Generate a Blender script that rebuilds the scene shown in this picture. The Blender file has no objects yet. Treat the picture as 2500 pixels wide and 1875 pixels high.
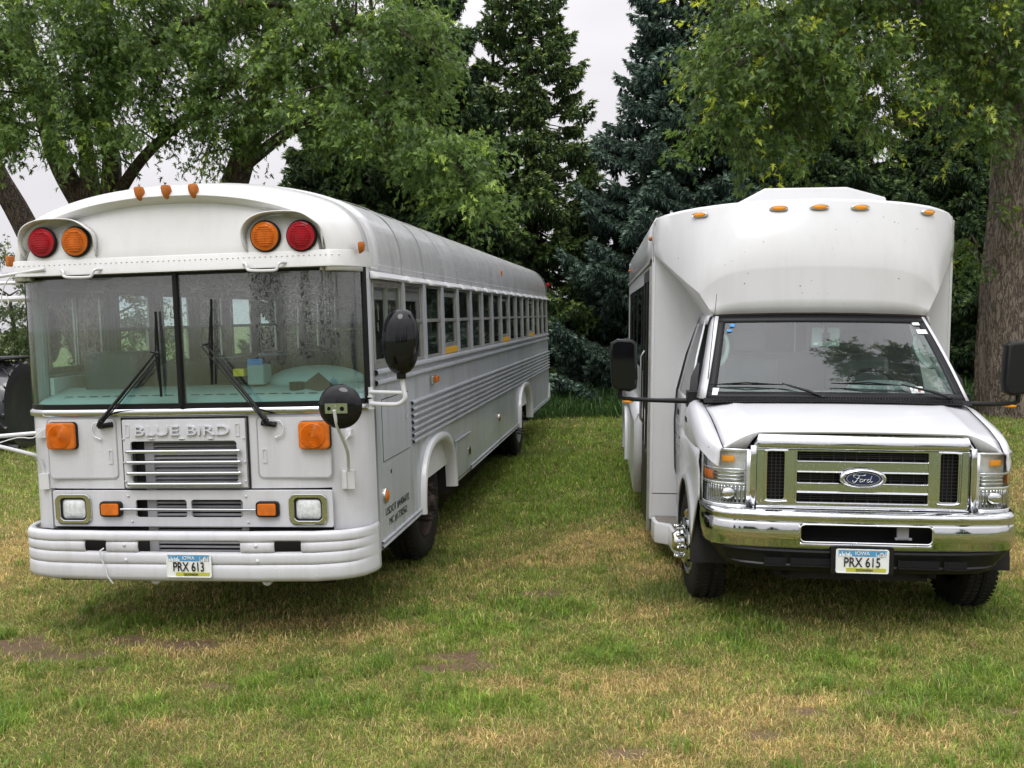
import bpy, bmesh, math, random
import numpy as np
from mathutils import Matrix, Vector
random.seed(7); RNG=np.random.default_rng(11)
SC=bpy.context.scene; COL=SC.collection
rad=math.radians

# ---------------------------------------------------------------- camera
PITCH,ROLL,CAMH=.0715,-.0282,2.0816
def make_camera():
    cd=bpy.data.cameras.new('camera'); co=bpy.data.objects.new('camera',cd); COL.objects.link(co)
    cd.sensor_fit='HORIZONTAL'; cd.sensor_width=36; cd.lens=2300/2500*36; cd.clip_start=.05; cd.clip_end=3000
    f=Vector((0,math.cos(PITCH),-math.sin(PITCH))); u=Vector((0,math.sin(PITCH),math.cos(PITCH))); r=Vector((1,0,0))
    c,s=math.cos(ROLL),math.sin(ROLL)
    r2=r*c+u*s; u2=u*c-r*s
    M=Matrix((( r2.x,u2.x,-f.x,0),(r2.y,u2.y,-f.y,0),(r2.z,u2.z,-f.z,CAMH),(0,0,0,1)))
    co.matrix_world=M; SC.camera=co
make_camera()

# ---------------------------------------------------------------- world: overcast daylight
def make_world():
    w=bpy.data.worlds.new('World'); SC.world=w; w.use_nodes=True
    nt=w.node_tree; N=nt.nodes; L=nt.links; N.clear()
    out=N.new('ShaderNodeOutputWorld'); bg=N.new('ShaderNodeBackground'); L.new(bg.outputs[0],out.inputs[0])
    sky=N.new('ShaderNodeTexSky'); sky.sky_type='NISHITA'; sky.sun_disc=False
    sky.sun_elevation=rad(58); sky.sun_rotation=rad(200); sky.air_density=1.0; sky.dust_density=3.0
    hsv=N.new('ShaderNodeHueSaturation'); hsv.inputs['Saturation'].default_value=.12; hsv.inputs['Value'].default_value=.25
    L.new(sky.outputs[0],hsv.inputs['Color'])
    tc=N.new('ShaderNodeTexCoord'); sep=N.new('ShaderNodeSeparateXYZ'); L.new(tc.outputs['Generated'],sep.inputs[0])
    ramp=N.new('ShaderNodeValToRGB'); L.new(sep.outputs['Z'],ramp.inputs[0])
    e=ramp.color_ramp.elements; e[0].position=0; e[0].color=(5.5,5.4,5.65,1); e[1].position=1; e[1].color=(21,21,22,1)
    m=e.new(.3); m.color=(7.0,6.85,7.15,1)
    # soft cloud cover
    mp=N.new('ShaderNodeMapping'); mp.inputs['Scale'].default_value=(1,1,2.2); L.new(tc.outputs['Generated'],mp.inputs[0])
    no=N.new('ShaderNodeTexNoise'); no.inputs['Scale'].default_value=2.2; no.inputs['Detail'].default_value=5; L.new(mp.outputs[0],no.inputs['Vector'])
    mr=N.new('ShaderNodeMapRange'); mr.inputs[1].default_value=.3; mr.inputs[2].default_value=.7; mr.inputs[3].default_value=.82; mr.inputs[4].default_value=1.14
    L.new(no.outputs[0],mr.inputs[0])
    mul=N.new('ShaderNodeVectorMath'); mul.operation='SCALE'; L.new(ramp.outputs[0],mul.inputs[0]); L.new(mr.outputs[0],mul.inputs['Scale'])
    add=N.new('ShaderNodeMix'); add.data_type='RGBA'; add.inputs[0].default_value=.88
    L.new(hsv.outputs[0],add.inputs[6]); L.new(mul.outputs[0],add.inputs[7])
    L.new(add.outputs[2],bg.inputs[0]); bg.inputs[1].default_value=.105
make_world()
def make_sun():
    ld=bpy.data.lights.new('sun','SUN'); ld.energy=.9; ld.angle=rad(28); ld.color=(1,.985,.96)
    o=bpy.data.objects.new('sun',ld); COL.objects.link(o)
    d=Vector((-.12,-.62,.95)).normalized()      # towards the brightest cloud, behind the camera
    o.rotation_euler=d.to_track_quat('Z','Y').to_euler(); o.location=(0,-5,20)
make_sun()
SC.view_settings.view_transform='Standard'; SC.view_settings.look='None'; SC.view_settings.exposure=0.5; SC.view_settings.gamma=1
SC.render.engine='CYCLES'; SC.cycles.max_bounces=8; SC.cycles.transparent_max_bounces=16; SC.cycles.glossy_bounces=4; SC.cycles.diffuse_bounces=3
SC.cycles.caustics_reflective=False; SC.cycles.caustics_refractive=False

# ---------------------------------------------------------------- materials
def mat(name,color,rough=.5,metal=0,coat=0,spec=.5,noise=0,nscale=8,bump=0,bscale=60,coatr=.05,emit=None,estr=0,ncol=None,stretch=(1,1,1)):
    m=bpy.data.materials.new(name); m.use_nodes=True; nt=m.node_tree; N=nt.nodes; L=nt.links
    b=N['Principled BSDF']; b.inputs['Base Color'].default_value=(*color,1); b.inputs['Roughness'].default_value=rough
    b.inputs['Metallic'].default_value=metal; b.inputs['Coat Weight'].default_value=coat; b.inputs['Coat Roughness'].default_value=coatr
    b.inputs['Specular IOR Level'].default_value=spec
    tc=N.new('ShaderNodeTexCoord'); mp=N.new('ShaderNodeMapping'); mp.inputs['Scale'].default_value=stretch; L.new(tc.outputs['Object'],mp.inputs[0])
    if noise:
        n=N.new('ShaderNodeTexNoise'); n.inputs['Scale'].default_value=nscale; n.inputs['Detail'].default_value=6; n.inputs['Roughness'].default_value=.6
        L.new(mp.outputs[0],n.inputs['Vector'])
        mx=N.new('ShaderNodeMix'); mx.data_type='RGBA'
        mr=N.new('ShaderNodeMapRange'); mr.inputs[1].default_value=.35; mr.inputs[2].default_value=.72; L.new(n.outputs[0],mr.inputs[0])
        L.new(mr.outputs[0],mx.inputs[0]); mx.inputs[6].default_value=(*color,1)
        mx.inputs[7].default_value=(*(ncol or tuple(c*(1-noise) for c in color)),1); L.new(mx.outputs[2],b.inputs['Base Color'])
    if bump:
        n2=N.new('ShaderNodeTexNoise'); n2.inputs['Scale'].default_value=bscale; n2.inputs['Detail'].default_value=4; L.new(mp.outputs[0],n2.inputs['Vector'])
        bp=N.new('ShaderNodeBump'); bp.inputs['Strength'].default_value=bump; bp.inputs['Distance'].default_value=.01
        L.new(n2.outputs[0],bp.inputs['Height']); L.new(bp.outputs[0],b.inputs['Normal'])
    if emit: b.inputs['Emission Color'].default_value=(*emit,1); b.inputs['Emission Strength'].default_value=estr
    return m
def add_drops(m,scale=55,strength=.6,size=.32):
    """rain droplets: voronoi domes in the coat / base normal, and a little roughness break-up"""
    nt=m.node_tree; N=nt.nodes; L=nt.links; b=N['Principled BSDF']
    tc=N.new('ShaderNodeTexCoord'); v=N.new('ShaderNodeTexVoronoi'); v.inputs['Scale'].default_value=scale; v.inputs['Randomness'].default_value=1
    L.new(tc.outputs['Object'],v.inputs['Vector'])
    sep=N.new('ShaderNodeSeparateColor'); L.new(v.outputs['Color'],sep.inputs[0])
    th=N.new('ShaderNodeMath'); th.operation='MULTIPLY'; th.inputs[1].default_value=size; L.new(sep.outputs[0],th.inputs[0])
    dv=N.new('ShaderNodeMath'); dv.operation='SUBTRACT'; L.new(th.outputs[0],dv.inputs[0]); L.new(v.outputs['Distance'],dv.inputs[1])
    cl=N.new('ShaderNodeMath'); cl.operation='MAXIMUM'; cl.inputs[1].default_value=0; L.new(dv.outputs[0],cl.inputs[0])
    pw=N.new('ShaderNodeMath'); pw.operation='POWER'; pw.inputs[1].default_value=.5; L.new(cl.outputs[0],pw.inputs[0])
    bp=N.new('ShaderNodeBump'); bp.inputs['Strength'].default_value=strength; bp.inputs['Distance'].default_value=.006
    L.new(pw.outputs[0],bp.inputs['Height'])
    old=b.inputs['Normal'].links
    if old: L.new(old[0].from_socket,bp.inputs['Normal'])
    L.new(bp.outputs[0],b.inputs['Normal'])
    if b.inputs['Coat Weight'].default_value>0: L.new(bp.outputs[0],b.inputs['Coat Normal'])
def add_grime(m,amt=.14,wave=.12,sc=(5,5,.45)):
    nt=m.node_tree; N=nt.nodes; L=nt.links; b=N['Principled BSDF']; tc=N.new('ShaderNodeTexCoord')
    mp=N.new('ShaderNodeMapping'); mp.inputs['Scale'].default_value=sc; L.new(tc.outputs['Object'],mp.inputs[0])
    n=N.new('ShaderNodeTexNoise'); n.inputs['Scale'].default_value=2.2; n.inputs['Detail'].default_value=8; n.inputs['Roughness'].default_value=.65; L.new(mp.outputs[0],n.inputs['Vector'])
    r=N.new('ShaderNodeMapRange'); r.inputs[1].default_value=.48; r.inputs[2].default_value=.75; r.inputs[3].default_value=1; r.inputs[4].default_value=1-amt; L.new(n.outputs[0],r.inputs[0])
    mx=N.new('ShaderNodeVectorMath'); mx.operation='MULTIPLY'; src=b.inputs['Base Color'].links[0].from_socket; L.new(src,mx.inputs[0])
    cb=N.new('ShaderNodeCombineXYZ'); p2=N.new('ShaderNodeMath'); p2.operation='POWER'; p2.inputs[1].default_value=1.25; L.new(r.outputs[0],p2.inputs[0])
    L.new(r.outputs[0],cb.inputs[0]); L.new(r.outputs[0],cb.inputs[1]); L.new(p2.outputs[0],cb.inputs[2]); L.new(cb.outputs[0],mx.inputs[1]); L.new(mx.outputs[0],b.inputs['Base Color'])
    n2=N.new('ShaderNodeTexNoise'); n2.inputs['Scale'].default_value=3.2; n2.inputs['Detail'].default_value=2; L.new(tc.outputs['Object'],n2.inputs['Vector'])
    bp=N.new('ShaderNodeBump'); bp.inputs['Strength'].default_value=wave; bp.inputs['Distance'].default_value=.04; L.new(n2.outputs[0],bp.inputs['Height'])
    old=b.inputs['Normal'].links
    if old:
        nd=old[0].from_node
        if nd.type=='BUMP' and not nd.inputs['Normal'].links: L.new(bp.outputs[0],nd.inputs['Normal'])
        elif nd.type=='BUMP':
            q=nd.inputs['Normal'].links[0].from_node
            if q.type=='BUMP' and not q.inputs['Normal'].links: L.new(bp.outputs[0],q.inputs['Normal'])
def glass(name,tint,refl=.12,rough=.02,haze=0,hazecol=(.6,.62,.62),wet=False,band=None):
    m=bpy.data.materials.new(name); m.use_nodes=True; nt=m.node_tree; N=nt.nodes; L=nt.links; N.clear()
    out=N.new('ShaderNodeOutputMaterial'); tr=N.new('ShaderNodeBsdfTransparent'); tr.inputs[0].default_value=(*tint,1)
    gl=N.new('ShaderNodeBsdfGlossy'); gl.inputs['Roughness'].default_value=rough; gl.inputs[0].default_value=(1,1,1,1)
    fr=N.new('ShaderNodeFresnel'); ge=N.new('ShaderNodeNewGeometry'); io=N.new('ShaderNodeMapRange'); io.inputs[3].default_value=1.5; io.inputs[4].default_value=1/1.5
    L.new(ge.outputs['Backfacing'],io.inputs[0]); L.new(io.outputs[0],fr.inputs[0])
    ad=N.new('ShaderNodeMath'); ad.operation='ADD'; ad.inputs[1].default_value=refl; ad.use_clamp=True; L.new(fr.outputs[0],ad.inputs[0])
    mx=N.new('ShaderNodeMixShader'); L.new(ad.outputs[0],mx.inputs[0]); L.new(gl.outputs[0],mx.inputs[2])
    base=tr.outputs[0]
    tc=N.new('ShaderNodeTexCoord')
    if band:
        sp=N.new('ShaderNodeSeparateXYZ'); L.new(tc.outputs['Object'],sp.inputs[0])
        mr=N.new('ShaderNodeMapRange'); mr.inputs[1].default_value=band[0]; mr.inputs[2].default_value=band[1]; L.new(sp.outputs[2],mr.inputs[0])
        mc=N.new('ShaderNodeMix'); mc.data_type='RGBA'; L.new(mr.outputs[0],mc.inputs[0]); mc.inputs[6].default_value=(*tint,1); mc.inputs[7].default_value=(*band[2],1)
        L.new(mc.outputs[2],tr.inputs[0])
    if haze:
        df=N.new('ShaderNodeBsdfDiffuse'); df.inputs[0].default_value=(*hazecol,1)
        hz=N.new('ShaderNodeMixShader'); hz.inputs[0].default_value=haze; L.new(base,hz.inputs[1]); L.new(df.outputs[0],hz.inputs[2]); base=hz.outputs[0]
        if wet:
            def noise(scale,sc,det=3,dist=0):
                mp=N.new('ShaderNodeMapping'); mp.inputs['Scale'].default_value=scale; L.new(tc.outputs['Object'],mp.inputs[0])
                n=N.new('ShaderNodeTexNoise'); n.inputs['Scale'].default_value=sc; n.inputs['Detail'].default_value=det; n.inputs['Distortion'].default_value=dist; L.new(mp.outputs[0],n.inputs['Vector']); return n.outputs[0]
            def rng(src,lo,hi,o0=0,o1=1):
                r=N.new('ShaderNodeMapRange'); r.inputs[1].default_value=lo; r.inputs[2].default_value=hi; r.inputs[3].default_value=o0; r.inputs[4].default_value=o1; L.new(src,r.inputs[0]); return r.outputs[0]
            def op(k,x,y):
                m_=N.new('ShaderNodeMath'); m_.operation=k; m_.use_clamp=True
                for q,v in enumerate((x,y)):
                    if isinstance(v,(int,float)): m_.inputs[q].default_value=v
                    else: L.new(v,m_.inputs[q])
                return m_.outputs[0]
            run=rng(noise((1,1,.22),95,3,.8),.50,.60)          # runs of water
            drp=rng(noise((1,1,.75),130,2,.5),.53,.62)         # beads
            sp2=N.new('ShaderNodeSeparateXYZ'); L.new(tc.outputs['Object'],sp2.inputs[0])
            top=rng(sp2.outputs[2],1.80,2.36,.10,1); area=rng(noise((1,1,.5),2.6,3,.3),.40,.62,.12,1)
            pat=op('MULTIPLY',op('MAXIMUM',op('MULTIPLY',run,.8),drp),op('MULTIPLY',area,top))
            L.new(op('ADD',op('MULTIPLY',pat,haze*3.0),op('MULTIPLY',top,haze*1.1)),hz.inputs[0])
            bp=N.new('ShaderNodeBump'); bp.inputs['Strength'].default_value=.35; bp.inputs['Distance'].default_value=.004
            L.new(pat,bp.inputs['Height']); L.new(bp.outputs[0],gl.inputs['Normal'])
    L.new(base,mx.inputs[1]); L.new(mx.outputs[0],out.inputs[0])
    return m
def attr_mat(name,rough=.5,spec=.3,trans=0,sheen=0,attr='tint'):
    m=bpy.data.materials.new(name); m.use_nodes=True; nt=m.node_tree; N=nt.nodes; L=nt.links
    b=N['Principled BSDF']; b.inputs['Roughness'].default_value=rough; b.inputs['Specular IOR Level'].default_value=spec
    a=N.new('ShaderNodeAttribute'); a.attribute_name=attr; L.new(a.outputs['Color'],b.inputs['Base Color'])
    if trans:
        t=N.new('ShaderNodeBsdfTranslucent'); hs=N.new('ShaderNodeHueSaturation'); hs.inputs['Value'].default_value=1.6; hs.inputs['Hue'].default_value=.485
        L.new(a.outputs['Color'],hs.inputs['Color']); L.new(hs.outputs[0],t.inputs[0])
        mx=N.new('ShaderNodeMixShader'); mx.inputs[0].default_value=trans; L.new(b.outputs[0],mx.inputs[1]); L.new(t.outputs[0],mx.inputs[2])
        L.new(mx.outputs[0],N['Material Output'].inputs[0])
    return m
M={}
M['paint']=mat('white_bus_paint',(.615,.615,.645),.38,coat=.3,noise=.10,nscale=2.2,bump=.05,bscale=220,coatr=.15); add_drops(M['paint'],60,.45,.3)
M['capp']=mat('white_cap_paint',(.66,.655,.645),.32,coat=.35,noise=.05,nscale=3,bump=.03,bscale=150,coatr=.12); add_drops(M['capp'],60,.35,.25)
M['side']=mat('wet_shaded_side_paint',(.475,.495,.53),.36,coat=.4,noise=.22,nscale=1.6,bump=.05,bscale=200,stretch=(1,1,.25),coatr=.12); add_drops(M['side'],50,.5,.34)  # white bus paint darkened; shade from shuttle and trees put into the colour
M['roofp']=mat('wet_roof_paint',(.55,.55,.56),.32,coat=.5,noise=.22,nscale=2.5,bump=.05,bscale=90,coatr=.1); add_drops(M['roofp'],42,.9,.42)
M['gel']=mat('white_fiberglass',(.62,.62,.63),.3,coat=.35,noise=.05,nscale=2,bump=.015,bscale=40,coatr=.06)
M['gelbug']=mat('bug_speckled_fiberglass',(.60,.598,.60),.32,coat=.3,noise=.05,nscale=2,bump=.015,bscale=40,coatr=.06)
M['auto']=mat('white_car_paint',(.61,.61,.635),.28,coat=.4,coatr=.03,noise=.03,nscale=3); add_drops(M['auto'],70,.25,.22)
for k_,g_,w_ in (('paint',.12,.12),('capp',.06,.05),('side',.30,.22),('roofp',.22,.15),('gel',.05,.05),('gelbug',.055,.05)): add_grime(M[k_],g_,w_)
M['chrome']=mat('chrome',(.63,.64,.65),.07,metal=1,bump=.02,bscale=25); add_drops(M['chrome'],80,.35,.26)
M['steel']=mat('brushed_steel',(.62,.62,.6),.25,metal=1,noise=.2,nscale=20)
M['alu']=mat('weathered_aluminium',(.44,.43,.40),.42,metal=.6,noise=.35,nscale=9,bump=.1,bscale=60)
M['black']=mat('black_plastic',(.010,.010,.011),.42,spec=.3,coat=0,bump=.05,bscale=120)
M['gblack']=mat('gloss_black_shell',(.006,.006,.007),.3,spec=0,coat=.75,coatr=.03)
M['mblack']=mat('matt_black',(.008,.008,.009),.7,spec=.2)
M['dark']=mat('undercarriage',(.012,.011,.010),.85,noise=.4)
M['rubber']=mat('tyre_rubber',(.014,.0135,.013),.72,spec=.25,noise=.45,nscale=14,bump=.4,bscale=50,ncol=(.024,.022,.019))
M['seal']=mat('black_rubber_seal',(.008,.008,.009),.45,spec=.25)
M['rust']=mat('rusty_wheel_steel',(.022,.019,.018),.75,noise=.8,nscale=16,ncol=(.065,.034,.024),bump=.3,bscale=60)
M['inner']=mat('pale_cabin_trim',(.72,.74,.72),.6,noise=.08)
M['teal']=mat('pale_teal_dash',(.29,.37,.355),.5,noise=.12)
M['floor']=mat('cabin_floor',(.05,.05,.05),.8)
M['wsteel']=mat('dull_grey_wheel_steel',(.13,.13,.13),.5,noise=.4,nscale=12)
M['tread']=mat('worn_step_tread',(.22,.20,.17),.7,noise=.4,nscale=30,bump=.6,bscale=70)
M['seat']=mat('dark_seat_vinyl',(.05,.055,.06),.5)
M['grey']=mat('grey_cabin_plastic',(.16,.165,.17),.55,noise=.2)
M['lgrey']=mat('light_grey_cabin_plastic',(.36,.38,.37),.55,noise=.1)
M['louvre']=mat('grey_radiator_louvre',(.40,.40,.42),.5,noise=.2)
M['whitep']=mat('white_enamel',(.64,.64,.65),.3,coat=.4)
M['plateW']=mat('plate_white',(.80,.81,.80),.35,coat=.5)
M['plateB']=mat('plate_blue',(.08,.30,.55),.35,coat=.5)
M['plateG']=mat('plate_green',(.50,.50,.06),.35,coat=.5)
M['ink']=mat('black_lettering',(.012,.012,.014),.4)
M['yellow']=mat('yellow_window_sill',(.70,.38,.015),.5,noise=.25)
M['blueink']=mat('navy_enamel',(.012,.018,.075),.2,coat=1)
M['silver']=mat('silver_lettering',(.75,.76,.78),.2,metal=.7)
M['mesh']=mat('black_grille_mesh',(.02,.02,.022),.4)
M['whitestk']=mat('white_sticker',(.75,.77,.76),.5); M['bluestk']=mat('blue_sticker',(.04,.25,.60),.5); M['redstk']=mat('red_sticker',(.5,.12,.1),.5)
def lens(name,c,ring=150,emit=0,e=(1,.4,.05)):
    m=mat(name,c,.3,coat=.22,coatr=.03,spec=.2,emit=e if emit else None,estr=emit)
    nt=m.node_tree; N=nt.nodes; L=nt.links; b=N['Principled BSDF']
    tc=N.new('ShaderNodeTexCoord')
    w=N.new('ShaderNodeTexWave'); w.wave_type='BANDS'; w.bands_direction='Z'; w.inputs['Scale'].default_value=ring; w.inputs['Distortion'].default_value=1; L.new(tc.outputs['Object'],w.inputs[0])
    n=N.new('ShaderNodeTexNoise'); n.inputs['Scale'].default_value=18; L.new(tc.outputs['Object'],n.inputs['Vector'])
    bp=N.new('ShaderNodeBump'); bp.inputs['Strength'].default_value=.5; bp.inputs['Distance'].default_value=.004; L.new(w.outputs[1],bp.inputs['Height']); L.new(bp.outputs[0],b.inputs['Normal'])
    mx=N.new('ShaderNodeMix'); mx.data_type='RGBA'; mr=N.new('ShaderNodeMapRange'); mr.inputs[1].default_value=.35; mr.inputs[2].default_value=.65; L.new(n.outputs[0],mr.inputs[0]); L.new(mr.outputs[0],mx.inputs[0])
    mx.inputs[6].default_value=(*c,1); mx.inputs[7].default_value=(*tuple(min(1,x*1.3) for x in c),1); L.new(mx.outputs[2],b.inputs['Base Color'])
    return m
M['amber']=lens('amber_lens',(.60,.14,.003)); M['red']=lens('red_lens',(.38,.005,.014)); M['amberd']=lens('aged_amber_marker_lens',(.42,.12,.008),80)
M['amberlit']=lens('lit_amber_lens',(.60,.20,.01),200,emit=.22,e=(1,.42,.03))
M['headl']=mat('headlamp_glass',(.86,.88,.90),.15,metal=.05,coat=.8,coatr=.02,noise=.35,nscale=34)
def stripes(m,scale,dirn='X',st=.8):
    nt=m.node_tree; N=nt.nodes; L=nt.links; b=N['Principled BSDF']; tc=N.new('ShaderNodeTexCoord')
    w=N.new('ShaderNodeTexWave'); w.bands_direction=dirn; w.inputs['Scale'].default_value=scale; w.inputs['Distortion'].default_value=2.5; w.inputs['Detail'].default_value=2; L.new(tc.outputs['Object'],w.inputs[0])
    bp=N.new('ShaderNodeBump'); bp.inputs['Strength'].default_value=st; bp.inputs['Distance'].default_value=.01; L.new(w.outputs[1],bp.inputs['Height']); L.new(bp.outputs[0],b.inputs['Normal'])
stripes(M['headl'],26,'X',.35)
M['bglass']=glass('wet_green_windshield_glass',(.74,.95,.93),.12,.015,haze=.065,hazecol=(.62,.62,.68),wet=True,band=(2.24,2.40,(.30,.32,.42)))
M['sglass']=glass('side_window_glass',(.80,.86,.82),-.01,.02,haze=.01)
M['nglass']=glass('dimmed_passenger_window_glass',(.38,.41,.39),-.01,.02,haze=.01)  # same glass as the far side; cabin dimness put into a darker tint
M['vglass']=glass('van_windshield_glass',(.70,.86,.81),.03,.012,haze=.02,hazecol=(.5,.52,.52))
M['tglass']=glass('dark_tinted_glass',(.05,.05,.055),.0,.02)
M['clear']=glass('clear_lamp_cover',(.95,.96,.96),.03,.01)
def speckle(m,scale,thr,col):
    nt=m.node_tree; N=nt.nodes; L=nt.links; b=N['Principled BSDF']
    tc=N.new('ShaderNodeTexCoord'); v=N.new('ShaderNodeTexVoronoi'); v.inputs['Scale'].default_value=scale; L.new(tc.outputs['Object'],v.inputs['Vector'])
    sep=N.new('ShaderNodeSeparateColor'); L.new(v.outputs['Color'],sep.inputs[0])
    pw=N.new('ShaderNodeMath'); pw.operation='POWER'; pw.inputs[1].default_value=6; L.new(sep.outputs[1],pw.inputs[0])
    ml=N.new('ShaderNodeMath'); ml.operation='MULTIPLY'; ml.inputs[1].default_value=thr; L.new(pw.outputs[0],ml.inputs[0])
    gt=N.new('ShaderNodeMath'); gt.operation='LESS_THAN'; L.new(v.outputs['Distance'],gt.inputs[0]); L.new(ml.outputs[0],gt.inputs[1])
    mx=N.new('ShaderNodeMix'); mx.data_type='RGBA'; L.new(gt.outputs[0],mx.inputs[0])
    src=b.inputs['Base Color'].links[0].from_socket; L.new(src,mx.inputs[6]); mx.inputs[7].default_value=(*col,1); L.new(mx.outputs[2],b.inputs['Base Color'])
speckle(M['gelbug'],26,.15,(.10,.09,.08))

# ---------------------------------------------------------------- mesh helpers
def to_list(a): return [tuple(map(float,v)) for v in a]
class MB:
    def __init__(s): s.v=[]; s.f=[]
    def add(s,v,f):
        n=len(s.v); s.v+=[tuple(map(float,p)) for p in v]; s.f+=[tuple(i+n for i in q) for q in f]; return s
    def box(s,x0,x1,y0,y1,z0,z1):
        if x0>x1:x0,x1=x1,x0
        if y0>y1:y0,y1=y1,y0
        if z0>z1:z0,z1=z1,z0
        return s.add([(x0,y0,z0),(x1,y0,z0),(x1,y1,z0),(x0,y1,z0),(x0,y0,z1),(x1,y0,z1),(x1,y1,z1),(x0,y1,z1)],
            [(0,3,2,1),(4,5,6,7),(0,1,5,4),(1,2,6,5),(2,3,7,6),(3,0,4,7)])
    def pane(s,x,y0,y1,z0,z1):
        return s.add([(x,y0,z0),(x,y1,z0),(x,y1,z1),(x,y0,z1)],[(0,1,2,3)])
    def tube(s,path,r,n=8,caps=True,flat=1):
        P=[Vector(p) for p in path]; R=r if isinstance(r,(list,tuple)) else [r]*len(P)
        prev=None; v=[]
        for i,p in enumerate(P):
            t=(P[min(i+1,len(P)-1)]-P[max(i-1,0)]).normalized()
            if prev is None:
                a=Vector((0,0,1)) if abs(t.z)<.9 else Vector((1,0,0)); u=t.cross(a).normalized()
            else:
                u=(prev-t*prev.dot(t)).normalized()
            prev=u; w=t.cross(u)
            for k in range(n):
                an=2*math.pi*k/n; v.append(p+(u*math.cos(an)+w*math.sin(an)*flat)*R[i])
        f=[(i*n+k,i*n+(k+1)%n,(i+1)*n+(k+1)%n,(i+1)*n+k) for i in range(len(P)-1) for k in range(n)]
        if caps: f+=[tuple(range(n))[::-1],tuple((len(P)-1)*n+k for k in range(n))]
        return s.add(v,f)
    def lathe(s,prof,c,axis='Y',n=32,scale=(1,1),caps=True):
        """prof: (radius, offset along axis)"""
        v=[]
        for r,o in prof:
            for k in range(n):
                a=2*math.pi*k/n; p,q=r*math.cos(a)*scale[0],r*math.sin(a)*scale[1]
                v.append({'Y':(c[0]+p,c[1]+o,c[2]+q),'X':(c[0]+o,c[1]+p,c[2]+q),'Z':(c[0]+p,c[1]+q,c[2]+o)}[axis])
        f=[(i*n+k,i*n+(k+1)%n,(i+1)*n+(k+1)%n,(i+1)*n+k) for i in range(len(prof)-1) for k in range(n)]
        if caps: f+=[tuple(range(n))[::-1],tuple((len(prof)-1)*n+k for k in range(n))]
        return s.add(v,f)
    def sheet(s,rows,skip=None,closed=False):
        """rows: list of equal-length lists of points"""
        m=len(rows[0]); v=[p for r in rows for p in r]; f=[]
        for i in range(len(rows)-1):
            for j in range(m-1+(1 if closed else 0)):
                if skip and skip(i,j): continue
                f.append((i*m+j,i*m+(j+1)%m,(i+1)*m+(j+1)%m,(i+1)*m+j))
        return s.add(v,f)
    def blob(s,c,r,n=12,m=8):
        rows=[[(c[0]+r[0]*math.sin(math.pi*i/m)*math.cos(2*math.pi*k/n),c[1]+r[1]*math.sin(math.pi*i/m)*math.sin(2*math.pi*k/n),c[2]+r[2]*math.cos(math.pi*i/m)) for k in range(n)] for i in range(m+1)]
        return s.sheet(rows,closed=True)
    def rivets(s,pts,r=.0045,ax='X',sg=1):
        for p in pts:
            x,y,z=p
            if ax=='X': v=[(x,y-r,z),(x,y,z-r),(x,y+r,z),(x,y,z+r),(x+sg*r*.8,y,z)]
            elif ax=='Y': v=[(x-r,y,z),(x,y,z-r),(x+r,y,z),(x,y,z+r),(x,y-r*.8,z)]
            else: v=[(x-r,y,z),(x,y-r,z),(x+r,y,z),(x,y+r,z),(x,y,z+r*.8)]
            s.add(v,[(0,1,4),(1,2,4),(2,3,4),(3,0,4)])
        return s
    def build(s,name,m,parent=None,smooth=True,bevel=0,solid=0,offset=-1,angle=38):
        me=bpy.data.meshes.new(name); me.from_pydata(s.v,[],s.f)
        bm=bmesh.new(); bm.from_mesh(me); bmesh.ops.remove_doubles(bm,verts=bm.verts,dist=1e-5); bmesh.ops.recalc_face_normals(bm,faces=bm.faces); bm.to_mesh(me); bm.free()
        return link(name,me,m,parent,smooth,bevel,solid,offset,angle)
def link(name,me,m,parent=None,smooth=True,bevel=0,solid=0,offset=-1,angle=38):
    me.materials.clear(); me.materials.append(m if not isinstance(m,str) else M[m])
    if smooth:
        me.polygons.foreach_set('use_smooth',[True]*len(me.polygons)); me.set_sharp_from_angle(angle=rad(angle))
    o=bpy.data.objects.new(name,me); COL.objects.link(o)
    if parent: o.parent=parent
    if solid: 
        md=o.modifiers.new('solid','SOLIDIFY'); md.thickness=solid; md.offset=offset
    if bevel:
        md=o.modifiers.new('bevel','BEVEL'); md.width=bevel; md.segments=2; md.limit_method='ANGLE'; md.angle_limit=rad(40)
    return o
def rrect(x0,x1,z0,z1,r=.02,n=5):
    if x0>x1:x0,x1=x1,x0
    if z0>z1:z0,z1=z1,z0
    p=[]
    for cx,cz,a0 in ((x1-r,z1-r,0),(x0+r,z1-r,90),(x0+r,z0+r,180),(x1-r,z0+r,270)):
        for k in range(n+1):
            a=rad(a0+90*k/n); p.append((cx+r*math.cos(a),cz+r*math.sin(a)))
    return p
def plate_mesh(loops,depth,bevel=0):
    cu=bpy.data.curves.new('c','CURVE'); cu.dimensions='2D'; cu.fill_mode='BOTH'; cu.extrude=max(depth/2-bevel,.0001); cu.bevel_depth=bevel; cu.offset=-bevel; cu.bevel_resolution=1
    for lp in loops:
        sp=cu.splines.new('POLY'); sp.points.add(len(lp)-1); sp.use_cyclic_u=True
        for i,(a,b) in enumerate(lp): sp.points[i].co=(a,b,0,1)
    ob=bpy.data.objects.new('c',cu); me=bpy.data.meshes.new_from_object(ob); bpy.data.objects.remove(ob); bpy.data.curves.remove(cu)
    return me
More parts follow.
